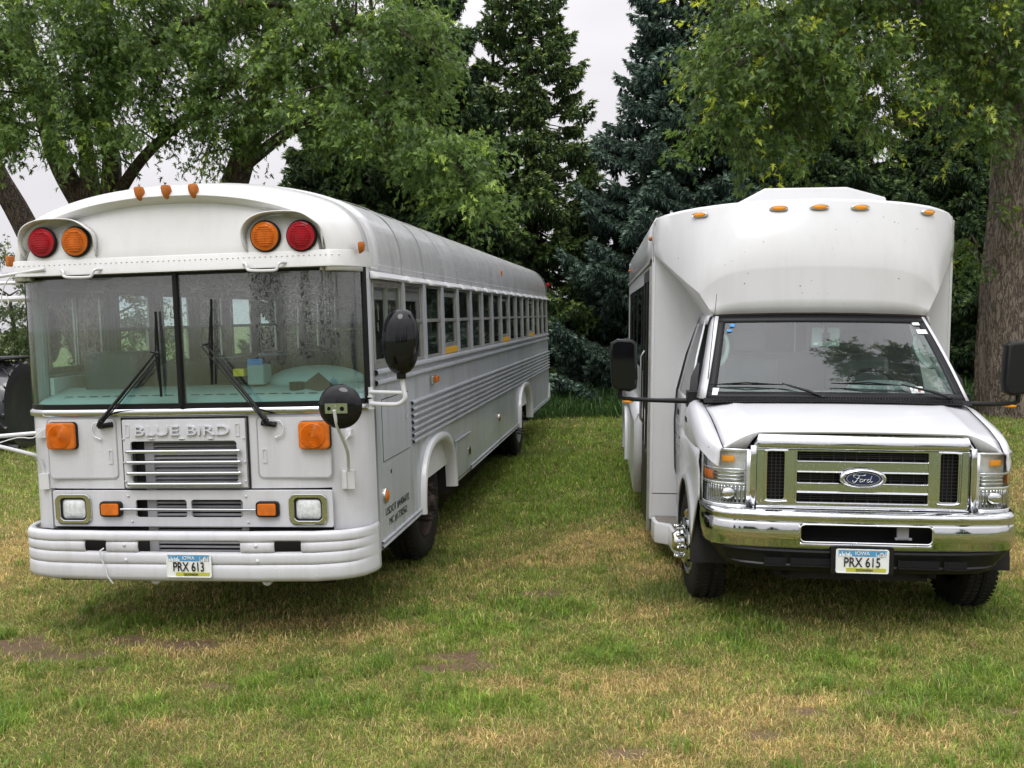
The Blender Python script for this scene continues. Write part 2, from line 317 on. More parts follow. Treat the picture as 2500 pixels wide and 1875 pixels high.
def plate(name,loops,depth,m,parent,at=0,plane='XZ',bevel=0,smooth=True):
    """flat panel; 'XZ': front face at y=at, thickness going back; 'YZ+': outer face at x=at (facing +x); 'YZ-': facing -x"""
    me=plate_mesh(loops,depth,bevel)
    for v in me.vertices:
        a,b,t=v.co
        if plane=='XZ': v.co=(a,at+depth/2-t,b)
        elif plane=='YZ+': v.co=(at-depth/2+t,a,b)
        elif plane=='YZ-': v.co=(at+depth/2-t,a,b)
        elif plane=='XY': v.co=(a,b,at+t)
    bm=bmesh.new(); bm.from_mesh(me); bmesh.ops.recalc_face_normals(bm,faces=bm.faces); bm.to_mesh(me); bm.free()
    return link(name,me,m,parent,smooth,angle=30)
def text_mesh(txt,h,w=None,depth=.002,bevel=0,bold=0):
    cu=bpy.data.curves.new('t','FONT'); cu.body=txt; cu.size=1; cu.extrude=depth/2; cu.offset=bold; cu.align_x='CENTER'
    ob=bpy.data.objects.new('t',cu); me=bpy.data.meshes.new_from_object(ob); bpy.data.objects.remove(ob); bpy.data.curves.remove(cu)
    co=np.array([v.co[:] for v in me.vertices]); mn,mx=co.min(0),co.max(0)
    sz=h/(mx[1]-mn[1]); sx=(w/(mx[0]-mn[0])) if w else sz
    for v in me.vertices: v.co=((v.co.x-(mn[0]+mx[0])/2)*sx,(v.co.y-(mn[1]+mx[1])/2)*sz,v.co.z)
    return me
def place_text(name,txt,cx,cz,h,w,m,parent,at,plane='XZ',depth=.003,slant=0,bold=0):
    me=text_mesh(txt,h,w,depth,bold=bold)
    for v in me.vertices:
        a,b,t=v.co; t+=depth/2
        if plane=='XZ': v.co=(cx+a,at-t,cz+b+slant*a)
        elif plane=='YZ+': v.co=(at+t,cx+a,cz+b+slant*a)
        elif plane=='YZ-': v.co=(at-t,cx-a,cz+b+slant*a)
    return link(name,me,m,parent,False)
def meta(o,label=None,cat=None,group=None,kind=None):
    if label: o['label']=label
    if cat: o['category']=cat
    if group: o['group']=group
    if kind: o['kind']=kind
    return o
def empty(name,label,cat,loc=(0,0,0),group=None):
    o=bpy.data.objects.new(name,None); COL.objects.link(o); o.location=loc; o.empty_display_size=.3
    return meta(o,label,cat,group)
def interp(xs,ys,x): return float(np.interp(x,xs,ys))
def catmull(P,n):
    P=np.array(P,float); out=[]
    Q=np.vstack([2*P[0]-P[1],P,2*P[-1]-P[-2]])
    for i in range(1,len(Q)-2):
        for k in range(n):
            t=k/n; a,b,c,d=Q[i-1],Q[i],Q[i+1],Q[i+2]
            out.append(.5*((2*b)+(-a+c)*t+(2*a-5*b+4*c-d)*t*t+(-a+3*b-3*c+d)*t**3))
    out.append(Q[-2]); return [tuple(p) for p in out]
def fast_mesh(name,V,F,m,parent=None,tint=None,smooth=False):
    """V (n,3); F (k,w) of constant width; tint (n,3)"""
    me=bpy.data.meshes.new(name); n=len(V); k,w=F.shape
    me.vertices.add(n); me.vertices.foreach_set('co',np.ascontiguousarray(V,dtype=np.float32).ravel())
    me.loops.add(k*w); me.loops.foreach_set('vertex_index',np.ascontiguousarray(F,dtype=np.int32).ravel())
    me.polygons.add(k); me.polygons.foreach_set('loop_start',np.arange(0,k*w,w,dtype=np.int32)); me.polygons.foreach_set('loop_total',np.full(k,w,dtype=np.int32))
    if smooth: me.polygons.foreach_set('use_smooth',np.ones(k,dtype=bool))
    me.update(calc_edges=True)
    if tint is not None:
        a=me.attributes.new('tint','FLOAT_COLOR','POINT'); c=np.ones((n,4),dtype=np.float32); c[:,:3]=tint; a.data.foreach_set('color',c.ravel())
    me.materials.append(m)
    o=bpy.data.objects.new(name,me); COL.objects.link(o)
    if parent: o.parent=parent
    return o
def vnoise(x,y,s,seed=0):
    """smooth 2-D value noise in numpy"""
    x=np.asarray(x)*s+seed*17.3; y=np.asarray(y)*s-seed*9.1
    xi=np.floor(x).astype(int); yi=np.floor(y).astype(int); fx=x-xi; fy=y-yi
    fx=fx*fx*(3-2*fx); fy=fy*fy*(3-2*fy)
    def h(a,b):
        n=(a*374761393+b*668265263+seed*1442695)&0x7fffffff; n=((n^(n>>13))*1274126177)&0x7fffffff
        return ((n^(n>>16))&0xffff)/65535.
    return (h(xi,yi)*(1-fx)+h(xi+1,yi)*fx)*(1-fy)+(h(xi,yi+1)*(1-fx)+h(xi+1,yi+1)*fx)*fy
def fbm(x,y,s,seed=0,o=4):
    t=0;a=.5;n=0
    for i in range(o): t=t+a*vnoise(x,y,s*2**i,seed+i*3); n+=a; a*=.55
    return t/n
# ================================================================ SCHOOL BUS
W=1.203
bus=empty('school_bus','white flat-nosed school bus with red and amber warning lamps and plate PRX 613','bus')
bus.matrix_world=Matrix.Translation((-2.156,6.1197,-.04))@Matrix.Rotation(-.1423,4,'Z')
HALF=[(1.203,2.44),(1.203,2.53),(1.188,2.64),(1.155,2.73),(1.10,2.805),(1.01,2.873),(.9,2.92),(.75,2.965),(.57,3.004),(.38,3.03),(.2,3.044),(0,3.048)]
def roofsec(crown=3.048,shr=0):
    k=(crown-2.44)/(3.048-2.44)
    h=catmull([(x,2.44+(z-2.44)*k) for x,z in HALF],3)
    full=[(-x,z) for x,z in h]+[(x,z) for x,z in h[::-1][1:]]
    if shr:
        out=[]
        for i,(x,z) in enumerate(full):
            a=full[max(i-1,0)]; b=full[min(i+1,len(full)-1)]; tx,tz=b[0]-a[0],b[1]-a[1]; l=math.hypot(tx,tz) or 1
            nx,nz=tz/l,-tx/l
            out.append((x+nx*shr,max(z+nz*shr,2.44) if z<2.6 else z+nz*shr))
        full=out
    return full
# roof shell
rows=[[(x,y,z) for x,z in roofsec(c,s)] for y,c,s in ((.34,3.075,0),(.6,3.105,0),(3,3.115,0),(7,3.12,0),(11.4,3.12,0),(11.62,3.12,.012),(11.72,3.12,.04),(11.78,3.12,.09))]
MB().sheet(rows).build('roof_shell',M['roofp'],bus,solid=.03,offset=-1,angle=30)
# roof seams and rivets
rv=MB()
P0,U=1.1736,.6985
for i in range(0,16):
    y=P0+i*U
    sec=roofsec(3.115)
    right=[p for p in sec if p[0]>0]
    for dy in (-.018,.018):
        acc=0
        for a,b in zip(right[:-1],right[1:]):
            acc+=math.dist(a,b)
            if acc>.055: acc=0; rv.rivets([(b[0]+.002,y+dy,b[1]+.001)],.005,'X')
for y in np.arange(.42,11.6,.04):
    for z in (2.465,2.497): rv.rivets([(W+.001,y,z)],.0045,'X')
meta(rv.build('roof_rivets',M['roofp'],bus,smooth=False),kind='stuff')
sm=MB()
for i in range(0,16,1):
    y=P0+i*U; sec=[(x*1.0015,y,z+.002) for x,z in roofsec(3.115)]
    sm.sheet([[(x,y-.028,z) for x,_,z in sec],[(x,y-.028,z+.003*(abs(x)<1.1)) for x,_,z in sec],[(x*1.0,y+.028,z+.003*(abs(x)<1.1)) for x,_,z in sec],[(x,y+.028,z) for x,_,z in sec]])
sm.build('roof_seam',M['roofp'],bus)
# front cap, lofted rings
full=roofsec(3.048); n=len(full)
def ring(y,s,crown=3.048,ex=0): return [(x*(1-ex),y,z) for x,z in roofsec(crown,s)]
rings=[ring(.345,0,3.078),ring(.22,.0,3.06,.003),ring(.12,.006,ex=.012),ring(.04,.022,ex=.024),ring(-.02,.05,ex=.036),ring(-.05,.078,ex=.046),ring(-.058,.10,ex=.05),ring(-.045,.118,ex=.053),ring(-.016,.130,ex=.055),ring(.006,.142,ex=.056)]
def face_y(x,z):   # recessed face: 0 at the top crease, coming forward to the lip at the bottom
    t=min(max((2.90-z)/.32,0),1); cx=max(abs(x)-.95,0)
    return .006-.062*t**1.2+cx*cx*2.2
inner=rings[-1]
ext=[]
bot=2.475
for j in range(1,9):
    t=j/8
    ext.append([(x*(1-.0*t),face_y(x,z+(bot-z)*t) if abs(x)<1.02 else inner[i][1]*(1-t)+t*face_y(x,bot),z+(bot-z)*t) for i,(x,y,z) in enumerate(inner)])
MB().sheet(rings+ext).build('front_cap',M['capp'],bus,solid=.012,offset=-1,angle=50)
# lip below the cap
def plan(x):  # plan curve of the front: y for |x|
    return interp([0,.5,.9,1.0,1.08,1.14,1.18,1.203],[0,.004,.018,.035,.07,.125,.19,.30],abs(x))
PX=sorted(set([round(v,4) for v in list(np.linspace(-.98,.98,15))]+[s*v for s in (-1,1) for v in (1.0,1.03,1.06,1.09,1.115,1.14,1.16,1.18,1.193,1.203)]))
lip=MB()
_rb=sorted([(r[-1][0],r[-1][1]) for r in rings[:7]]); _rx=[0,.9]+[p[0]+.004 for p in _rb]; _ry=[-.060,-.060]+[p[1]-.003 for p in _rb]
def lipy(x): return interp(_rx,_ry,abs(x))
LXs=sorted(set([round(v,3) for v in np.linspace(-.98,.98,15)]+[s*v for s in (-1,1) for v in _rx[2:]]+[s*v for s in (-1,1) for v in (1.02,1.05)]))
lip.sheet([[(x,lipy(x)+dy,z) for x in LXs] for dy,z in ((.004,2.573),(-.002,2.566),(-.004,2.492),(-.009,2.482),(-.009,2.470),(.05,2.466),(.10,2.48))])
rr=lip
for x in np.arange(-1.12,1.13,.036):
    rr.rivets([(x,lipy(x)-.003,2.540)],.0075,'Y')
for k in range(12): rr.rivets([(W+.002,.335,2.52+.0)],.004)
rr.build('cap_lip',M['capp'],bus,angle=40)
# warning lamps under their hoods
def lamp(x,z,m,parent=bus):
    b=MB().lathe([(.100,.0),(.100,-.012),(.092,-.02)],(x,-.052,z),'Y',36); rim=b.build('warning_lamp',M['seal'],parent,angle=60)
    l=MB().lathe([(.091,-.016),(.089,-.026),(.078,-.031),(.076,-.029),(.07,-.034),(.04,-.038),(.0005,-.040)],(x,-.052,z),'Y',36)
    for q in np.linspace(-.058,.058,9): 
        w_=math.sqrt(.068**2-q*q); l.box(x-w_,x+w_,-.093,-.084,z+q-.0016,z+q+.0016)
    l.build('lens',m,rim,angle=40)
for x,z,m in ((-.871,2.686,'red'),(-.636,2.683,'amber'),(.650,2.667,'amber'),(.886,2.661,'red')):
    o=lamp(x,z,M[m])
def hood(sg,cx,x0,x1,ztop,zb):
    # outline arch from outer bottom over the top to inner bottom
    pts=catmull([(x0,zb),(x0-.012,(zb+ztop)/2),(x0+.03,ztop-.04),(x0+.12,ztop),((x0+x1)/2,ztop+.008),(x1-.12,ztop-.004),(x1-.03,ztop-.06),(x1+.004,(zb+ztop)/2),(x1+.006,zb)],5)
    n=len(pts); A=[];B=[];Cc=[]
    for i,(x,z) in enumerate(pts):
        t=i/(n-1); d=.105*math.sin(math.pi*min(max(t,0),1))**.55
        yb=face_y(x,z)-.004
        ox=(x-cx)*.03
        A.append((x,yb,z)); B.append((x+ox,yb-d*.6-.004,z+.004)); Cc.append((x+ox*1.5,yb-d-.004,z+.006))
    return MB().sheet([A,B,Cc]).build('lamp_hood',M['capp'],bus,solid=.008,offset=0,angle=60)
hood(-1,-.755,-1.0,-.51,2.815,2.585); hood(1,.768,.528,1.008,2.80,2.575)
# marker lamps on the brow
def marker(x,y,z,w=.036,h=.05,d=.035,name='marker_lamp',face='F',par=None):
    prof=[(0,h),(.8*w,h*.88),(w,h*.45),(w*.85,-.1*h),(w*.45,-.8*h),(0,-h)]
    loop=prof+[(-a,b) for a,b in prof[1:-1]][::-1]
    rows=[]
    for k,(sc,dy) in enumerate(((1,0),(.98,-.4*d),(.8,-.85*d),(.35,-d))):
        if face=='F': rows.append([(x+a*sc,y+dy,z+b*sc+(.006*k)) for a,b in loop])
        else: rows.append([(x-dy,y+a*sc,z+b*sc+.004*k) for a,b in loop])
    b=MB().sheet(rows,closed=True); b.add(rows[-1],[tuple(range(len(loop)))])
    return b.build(name,M['amberd'],par or bus,angle=50)
for x,z in ((-.183,2.985),(0,2.987),(.183,2.985)): marker(x,-.047,z-.018,.036,.044,.03)
marker(1.206,.10,2.585,.03,.038,.035,face='S'); marker(1.15,6.23,2.665,.05,.045,.05,face='S')
MB().box(-1.225,-1.203,.05,.12,2.55,2.62).build('marker_lamp',M['amberd'],bus,bevel=.006)
marker(1.2,11.75,2.68,.04,.04,.05,face='S').data.materials[0]=M['red']
# grab handles above the windshield
for hx in (-.61,.635):
    MB().tube(catmull([(hx-.155,-.02,2.50),(hx-.125,-.085,2.503),(hx-.10,-.105,2.49),(hx-.092,-.11,2.462),(hx-.05,-.112,2.452),(hx+.07,-.112,2.450),(hx+.10,-.11,2.458),(hx+.11,-.105,2.488),(hx+.13,-.085,2.50),(hx+.165,-.02,2.497)],3),.0095,8).build('grab_handle',M['whitep'],bus)

# ---- windshield
def planrow(z,xs,off=0,k=1.0): return [(x*k+(0 if abs(x)<1.1 else 0),plan(x)+off,z) for x in xs]
gx=[x for x in PX if x>=.0]; gx=[.018]+[x for x in gx if .05<x<=1.19]
for s in (-1,1):
    xs=[s*x for x in gx]
    MB().sheet([planrow(z,xs,-.004) for z in (1.60,1.85,2.15,2.47)]).build('windshield_pane',M['bglass'],bus,angle=80)
fr=MB()
fx=[x for x in PX if abs(x)<=1.19]
for z0,z1,o in ((1.588,1.618,-.012),(2.448,2.49,-.010)):
    fr.sheet([planrow(z0,fx,o),planrow(z1,fx,o),planrow(z1,fx,.03),planrow(z0,fx,.03),planrow(z0,fx,o)])
fr.tube([(.004,-.012,1.60),(.006,-.012,2.47)],.019,8)
fr.box(-.012,.022,-.02,.03,1.6,2.47)
for s in (-1,1): fr.tube([(s*1.188,.215,1.595),(s*1.188,.215,2.47)],.022,8)
fr.build('windshield_seal',M['seal'],bus,angle=40)
fc=[x for x in PX]
def planfull(z,off): return [(x*(1+(-off*.6 if abs(x)>1.1 else 0)),plan(x)+off,z) for x in fc]
MB().sheet([planfull(z,o) for z,o in ((1.538,-.008),(1.545,-.018),(1.563,-.022),(1.58,-.018),(1.588,-.006))]).build('chrome_strip',M['chrome'],bus,angle=60)
for s in (-1,1):
    MB().box(s*1.175,s*1.203,.232,.30,1.54,2.47).build('corner_pillar',M['paint'],bus,bevel=.004)
# ---- lower front skin with holes (grille, lower panel)
xs=sorted(set([x for x in PX if abs(x)>.99 or abs(x)<.3]+[-.985,-.9,-.7,-.365,.375,.7,.9,.985,-.35,.36]))
zs=[.60,.785,.80,1.056,1.062,1.10,1.372,1.54]
def sk(i,j):
    x=(xs[j]+xs[j+1])/2; z=(zs[i]+zs[i+1])/2
    if abs(x)<.985 and z<1.056: return True
    return -.365<x<.375 and 1.10<z<1.372
MB().sheet([[(x,plan(x),z) for x in xs] for z in zs],sk).build('front_skin',M['paint'],bus,angle=50)
MB().box(-.97,.97,.06,.075,.42,1.06).build('front_bulkhead',M['dark'],bus)
lv=MB()
for z in list(np.arange(.60,1.37,.027)):
    x0=-.235; lv.add([(x0,.045,z),(.352,.045,z),(.352,.07,z+.016),(x0,.07,z+.016),(x0,.045,z+.006),(.352,.045,z+.006)],[(0,1,2,3),(0,1,5,4)])
lv.box(-.30,-.235,.04,.075,.58,1.38); lv.box(.352,.40,.045,.075,.58,1.38)
lv.build('radiator_louvres',M['louvre'],bus,smooth=False,solid=.003)
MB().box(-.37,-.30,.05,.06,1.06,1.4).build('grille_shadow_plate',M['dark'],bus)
# hatches
for cx in (-.718,.752):
    x0,x1=cx-.243,cx+.243
    g=plate('front_hatch',[rrect(x0,x1,1.128,1.522,.03)],.010,M['paint'],bus,at=-.006+plan(cx)*.6,bevel=.003)
    plate('hatch_gap',[rrect(x0-.006,x1+.006,1.122,1.528,.034),rrect(x0-.001,x1+.001,1.127,1.523,.03)],.003,M['louvre'],g,at=.0)
    lx=cx+.20*(1 if cx<0 else -1)
    plate('latch',[rrect(lx-.014,lx+.014,1.222,1.315,.004),rrect(lx-.009,lx+.009,1.245,1.309,.003)],.006,M['paint'],g,at=-.011+plan(cx)*.6)
    plate('latch_button',[rrect(lx-.009,lx+.009,1.228,1.245,.003)],.006,M['paint'],g,at=-.010+plan(cx)*.6)
# grille panel
gp=plate('grille_panel',[rrect(-.415,.435,1.066,1.515,.006),rrect(-.362,.372,1.100,1.372,.022)],.016,M['paint'],bus,at=-.022,bevel=.003)
plate('seam_gap',[rrect(-.432,.452,1.058,1.530,.006),rrect(-.418,.438,1.058,1.518,.006)],.004,M['dark'],gp,at=-.003)
place_text('raised_lettering','BLUE BIRD',.0035,1.443,.062,.655,M['paint'],gp,-.021,depth=.016,bold=.006)
for x in (-.378,.384):
    plate('latch_frame',[rrect(x-.014,x+.014,1.402,1.487,.003),rrect(x-.009,x+.009,1.409,1.48,.002)],.006,M['paint'],gp,at=-.027)
for x in (-.21,0,.20): MB().blob((x,-.03,1.39),(.010,.006,.006),8,5).tube([(x-.02,-.026,1.389),(x+.02,-.026,1.389)],.004,6).build('panel_clip',M['paint'],gp)
for z in (1.39,1.236,1.11):
    for x in (-.407,.427): MB().blob((x,-.028,z),(.008,.006,.006),8,5).build('panel_screw',M['paint'],gp)
for k,z in enumerate((1.309,1.237,1.165,1.093)):
    MB().blob((-.372,-.045,z),(.016,.015,.015),10,6).blob((.395,-.045,z),(.016,.015,.015),10,6).tube([(-.372+.002*k,-.047,z),(.392+.002*k,-.047,z)],.0135,10).build('grille_bar',M['steel'],gp).data.materials[0]=M['chrome']
# lower lamp panel
lp=plate('lower_panel',[rrect(-.940,1.0,.806,1.048,.012),rrect(-.35,.006,.868,.984,.018),rrect(.038,.392,.868,.984,.018),rrect(-.885,-.70,.845,1.005,.02),rrect(.745,.930,.845,1.005,.02)],.018,M['paint'],bus,at=-.018,bevel=.003)
for cx in (-.792,.838):
    bz=plate('headlight',[rrect(cx-.13,cx+.13,.824,1.027,.05,7),rrect(cx-.092,cx+.092,.852,.998,.03,7)],.018,M['chrome'],bus,at=-.032,bevel=.006)
    plate('gasket',[rrect(cx-.1,cx+.1,.845,1.005,.034,6),rrect(cx-.085,cx+.085,.86,.99,.03,6)],.008,M['black'],bz,at=-.024)
    nn=9; rows=[]
    for j in range(nn):
        b=-.066+.132*j/(nn-1); rows.append([(cx-.084+.168*i/(nn-1),-.012-.016*(1-((i/(nn-1)*2-1)**4))*(1-((j/(nn-1)*2-1)**4)),.925+b) for i in range(nn)])
    MB().sheet(rows).build('lens',M['headl'],bz,angle=60)
for cx in (-.518,.568):
    h=plate('turn_lamp',[rrect(cx-.078,cx+.078,.875,.978,.025,6)],.03,M['black'],bus,at=-.045,bevel=.006)
    plate('lens',[rrect(cx-.062,cx+.062,.888,.965,.014,5)],.014,M['amber'],h,at=-.056,bevel=.004)
MB().tube([(-.445,-.04,.926),(.492,-.04,.923)],.009,10).build('lamp_bar',M['chrome'],bus)
for x,z in ((-.398,1.012),(.418,1.008),(-.38,.842),(.428,.838)): MB().blob((x,-.022,z),(.009,.006,.009),8,5).build('panel_bolt',M['paint'],lp)
# square amber turn lamps
for cx,cz in ((-.848,1.414),(.898,1.402)):
    t=plate('square_turn_lamp',[rrect(cx-.106,cx+.106,cz-.092,cz+.092,.03,6)],.022,M['seal'],bus,at=-.03+plan(cx)*.8,bevel=.003)
    plate('lens_body',[rrect(cx-.103,cx+.103,cz-.089,cz+.089,.028,6)],.030,M['amber'],t,at=-.055+plan(cx)*.8,bevel=.012)
    MB().lathe([(.084,0),(.082,-.005)]+[q for k in range(8) for q in ((.080-.0092*k,-.006-.0005*k),(.074-.0092*k,-.0105-.0006*k))]+[(.0005,-.014)],(cx-.004,-.0545+plan(cx)*.8,cz),'Y',32).build('lens_dome',M['amber'],t,angle=20)
# ---- bumper (corrugated) with openings
bprof=[(.05,.790),(.0,.796),(-.020,.791),(-.025,.780),(-.026,.760),(-.022,.752),(-.004,.744),(-.003,.738),(-.020,.729),(-.025,.715),(-.025,.695),(-.020,.683),(-.003,.674),(-.003,.668),(-.020,.659),(-.025,.645),(-.025,.618),(-.020,.606),(-.004,.598),(-.004,.592),(-.020,.583),(-.026,.565),(-.025,.520),(-.018,.502),(.02,.490),(.04,.488)]
def bplan(x): 
    a=abs(x); return interp([0,.5,.9,1.05,1.13,1.18,1.215,1.222],[-.150,-.145,-.11,-.055,.0,.07,.16,.24],a)
bx=sorted(set([round(float(v),3) for v in np.linspace(-1.0,1.0,21)]+[-.644,-.635,-.50,-.485,-.266,-.255,.42,.431,.649,.66,.81,.822]+[s*v for s in (-1,1) for v in (1.03,1.06,1.09,1.12,1.15,1.175,1.195,1.21,1.218,1.222)]))
holes=[(-.644,-.485),(-.266,.431),(.649,.822)]
def bz_(x,z): return z-.016*abs(x)/1.2*0 - (abs(x)/1.22)**4*.018*(1 if z>.7 else .5)
def bskip(i,j):
    x=(bx[j]+bx[j+1])/2; z=(bprof[i][1]+bprof[i+1][1])/2
    return any(a<x<b for a,b in holes) and .678<z<.750
bum=MB().sheet([[(x*(1+max(dy,0)*-.3),bplan(x)+dy*(.55 if abs(x)<1.17 else .2),bz_(x,z)) for x in bx] for dy,z in bprof],bskip).build('front_bumper',M['paint'],bus,solid=.012,offset=1,angle=60)
for x,z in ((-.356,.72),(-.350,.622),(.535,.718),(.541,.620)): MB().blob((x,bplan(x)-.022,z),(.014,.013,.014),10,6).build('bumper_bolt',M['paint'],bum)
MB().box(-1.12,-.30,.02,.055,.48,.78).box(.44,1.12,.02,.055,.48,.78).box(-.30,.44,.02,.055,.48,.60).build('bumper_backing',M['dark'],bum)
MB().box(-.50,-.46,-.05,.02,.66,.76).build('bracket',M['paint'],bum)
MB().tube([(-.495,-.18,.70),(-.51,-.20,.688),(-.51,-.198,.65),(-.49,-.18,.57),(-.475,-.19,.52),(-.45,-.17,.465)],.005,6).build('hanging_cord',M['whitep'],bum)
for x,flip in ((-.235,1),(.53,-1)):
    MB().tube(catmull([(x-.02*flip,-.02,.52),(x,-.06,.48),(x+.012,-.075,.455),(x+.035,-.07,.447),(x+.055,-.06,.465),(x+.06,-.03,.50)],4),.012,8).build('tow_hook',M['paint'],bum)
# licence plates
def licence(par,cx,y,cz,w,h,num,rot=0):
    p=plate('licence_plate',[rrect(cx-w/2,cx+w/2,cz-h/2,cz+h/2,.012,4)],.004,M['plateW'],par,at=y,bevel=.001)
    plate('blue_band',[[(cx-w*.45,cz+h*.20),(cx+w*.45,cz+h*.20),(cx+w*.45,cz+h*.44),(cx-w*.45,cz+h*.44)]],.001,M['plateB'],p,at=y-.0015)
    plate('green_band',[[(cx-w*.30,cz-h*.44),(cx+w*.45,cz-h*.44),(cx+w*.45,cz-h*.28),(cx-w*.30,cz-h*.28)]],.001,M['plateG'],p,at=y-.0015)
    sk=MB(); 
    for a,b,t in ((-.44,-.40,.30),(-.39,-.375,.40),(-.37,-.335,.31),(-.32,-.30,.37),(-.29,-.255,.33),(-.25,-.235,.39),(-.23,-.20,.28),(.25,.26,.38),(.28,.31,.27),(.32,.40,.33),(.33,.39,.36),(.35,.37,.39),(.41,.44,.30),(.425,.435,.40)):
        sk.box(cx+a*w,cx+b*w,y-.0032,y-.0028,cz+h*.19,cz+h*t)
    sk.build('skyline',M['plateW'],p,smooth=False)
    place_text('state_lettering','IOWA',cx,cz+h*.335,h*.15,w*.27,M['plateW'],p,y-.0025,depth=.002,bold=.004)
    place_text('number_lettering',num,cx-w*.005,cz-h*.035,h*.40,w*.68,M['ink'],p,y-.0025,depth=.003,bold=.006)
    place_text('county_lettering','DICKINSON',cx+w*.04,cz-h*.365,h*.095,w*.31,M['ink'],p,y-.0025,depth=.002)
    fr=plate('plate_rim',[rrect(cx-w/2,cx+w/2,cz-h/2,cz+h/2,.012,4),rrect(cx-w/2+.006,cx+w/2-.006,cz-h/2+.006,cz+h/2-.006,.009,4)],.003,M['plateW'],p,at=y-.003,bevel=.0008)
    sc=MB()
    for x in (-.3,.3):
        for z in (.40,): sc.blob((cx+x*w,y-.004,cz+z*h),(.004,.003,.004),8,5)
    sc.build('screws',M['steel'],p)
licence(bus,.088,-.186,.592,.305,.152,'PRX 613')
# wipers
def wiper(piv,elb,top,bot,par,r=.011,s=1):
    h=MB().tube([(piv[0]-.035*s,piv[1]+.02,piv[2]-.008),(piv[0]+.06*s,piv[1]+.02,piv[2]+.004)],[.018,.018],8); h.tube([(piv[0]-.01,piv[1]-.015,piv[2]),(piv[0]+.02*s,piv[1]-.04,piv[2]+.04)],[.02,.016],8)
    w=h.build('wiper',M['black'],par)
    a=MB(); p=Vector(piv)+Vector((0,-.03,.02)); e=Vector(elb)
    a.tube([p,p.lerp(e,.3),p.lerp(e,.95),e],[.014,.012,.007,.007],6); off=Vector((.028*s,0,-.012))
    a.tube([p+off*.6,e+off],.0045,6); a.tube([e+Vector((-.035*s,0,.008)),e+Vector((.02*s,0,-.004))],.009,6)
    a.build('wiper_arm',M['black'],w)
    b=MB(); t=Vector(top); q=Vector(bot)
    b.tube([t,q],[.008,.008],6); mid=t.lerp(q,.5); b.tube([t.lerp(q,.2)+Vector((.0,-.018,0)),mid+Vector((0,-.035,0)),t.lerp(q,.8)+Vector((0,-.018,0))],.005,6)
    b.tube([t+Vector((0,-.004,0)),t.lerp(q,.2)+Vector((0,-.02,0))],.003,5); b.tube([q+Vector((0,-.004,0)),t.lerp(q,.8)+Vector((0,-.02,0))],.003,5)
    b.build('wiper_blade',M['mblack'],w)
wiper((-.549,-.03,1.482),(-.127,-.06,1.955),(-.13,-.03,2.218),(-.122,-.03,1.666),bus,s=1)
wiper((.606,-.03,1.48),(.215,-.06,2.0),(.255,-.03,2.285),(.231,-.03,1.74),bus,s=-1)
for s,x in ((1,-.57),(-1,.63)):
    sx=-s
    MB().tube(catmull([(x,-.01,1.50),(x+sx*.04,-.016,1.495),(x+sx*.062,-.016,1.455),(x+sx*.05,-.016,1.41),(x+sx*.01,-.014,1.392)],4),.0045,6).blob((x+sx*.008,-.016,1.39),(.009,.007,.009),8,5).build('washer_hose',M['whitep'],bus)

# ---- side walls
def arch(yc,r,zt,z0,n=10,sq=2.6):
    pts=[]
    for k in range(n+1):
        a=math.pi*k/n; c,s=math.cos(a),math.sin(a)
        pts.append((yc-r*math.copysign(abs(c)**(2/sq),c),z0+(zt-z0)*abs(s)**(2/sq)))
    return pts
FA,RA=2.15,8.05
for s in (-1,1):
    pl='YZ+' if s>0 else 'YZ-'
    loop=[(.345,.565)]+[(FA-.62,.565)]+arch(FA,.60,1.10,.565)+[(FA+.62,.565),(RA-.70,.565)]+arch(RA,.66,1.12,.565)+[(RA+.70,.565),(11.66,.585),(11.66,1.795),(.345,1.795)]
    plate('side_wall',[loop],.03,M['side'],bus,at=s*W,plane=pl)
    # posts and header
    pz=MB(); pz.box(s*(W-.04),s*W,.30,11.68,2.405,2.47); pz.box(s*(W-.04),s*W,.30,.345,1.54,2.41); pz.box(s*(W-.04),s*W,.30,1.12+.13,1.79,1.80)
    pz.box(s*(W-.04),s*W,1.115,P0+.062,1.795,2.405)
    for i in range(1,15): y=P0+i*U; pz.box(s*(W-.04),s*W,y-.06,y+.06,1.795,2.405)
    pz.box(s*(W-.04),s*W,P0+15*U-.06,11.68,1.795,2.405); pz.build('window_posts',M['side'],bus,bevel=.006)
    # sill, belt ridges, ribs, skirt rails
    def rail(name,z,h,d,y0,y1,slope=0):
        prof=[(0,h/2),(d*.75,h*.42),(d,h*.15),(d,-h*.15),(d*.6,-h*.4),(0,-h/2)]
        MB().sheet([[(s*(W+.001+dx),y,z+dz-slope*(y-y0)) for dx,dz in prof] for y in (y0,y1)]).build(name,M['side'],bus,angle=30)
    rail('belt_rail',1.770,.045,.026,.335,11.68); rail('belt_rail',1.700,.045,.024,.335,11.68)
    for z in (1.478,1.427,1.377,1.326,1.276,1.226,1.178): rail('side_rib',z,.034,.022,1.285,11.70,.002)
    for y0,y1 in ((.36,1.50),(3.63,7.33),(8.78,11.60)): 
        rail('skirt_rail',.612,.022,.014,y0,y1,-.001); rail('skirt_rail',.580,.026,.016,y0,y1,-.001)
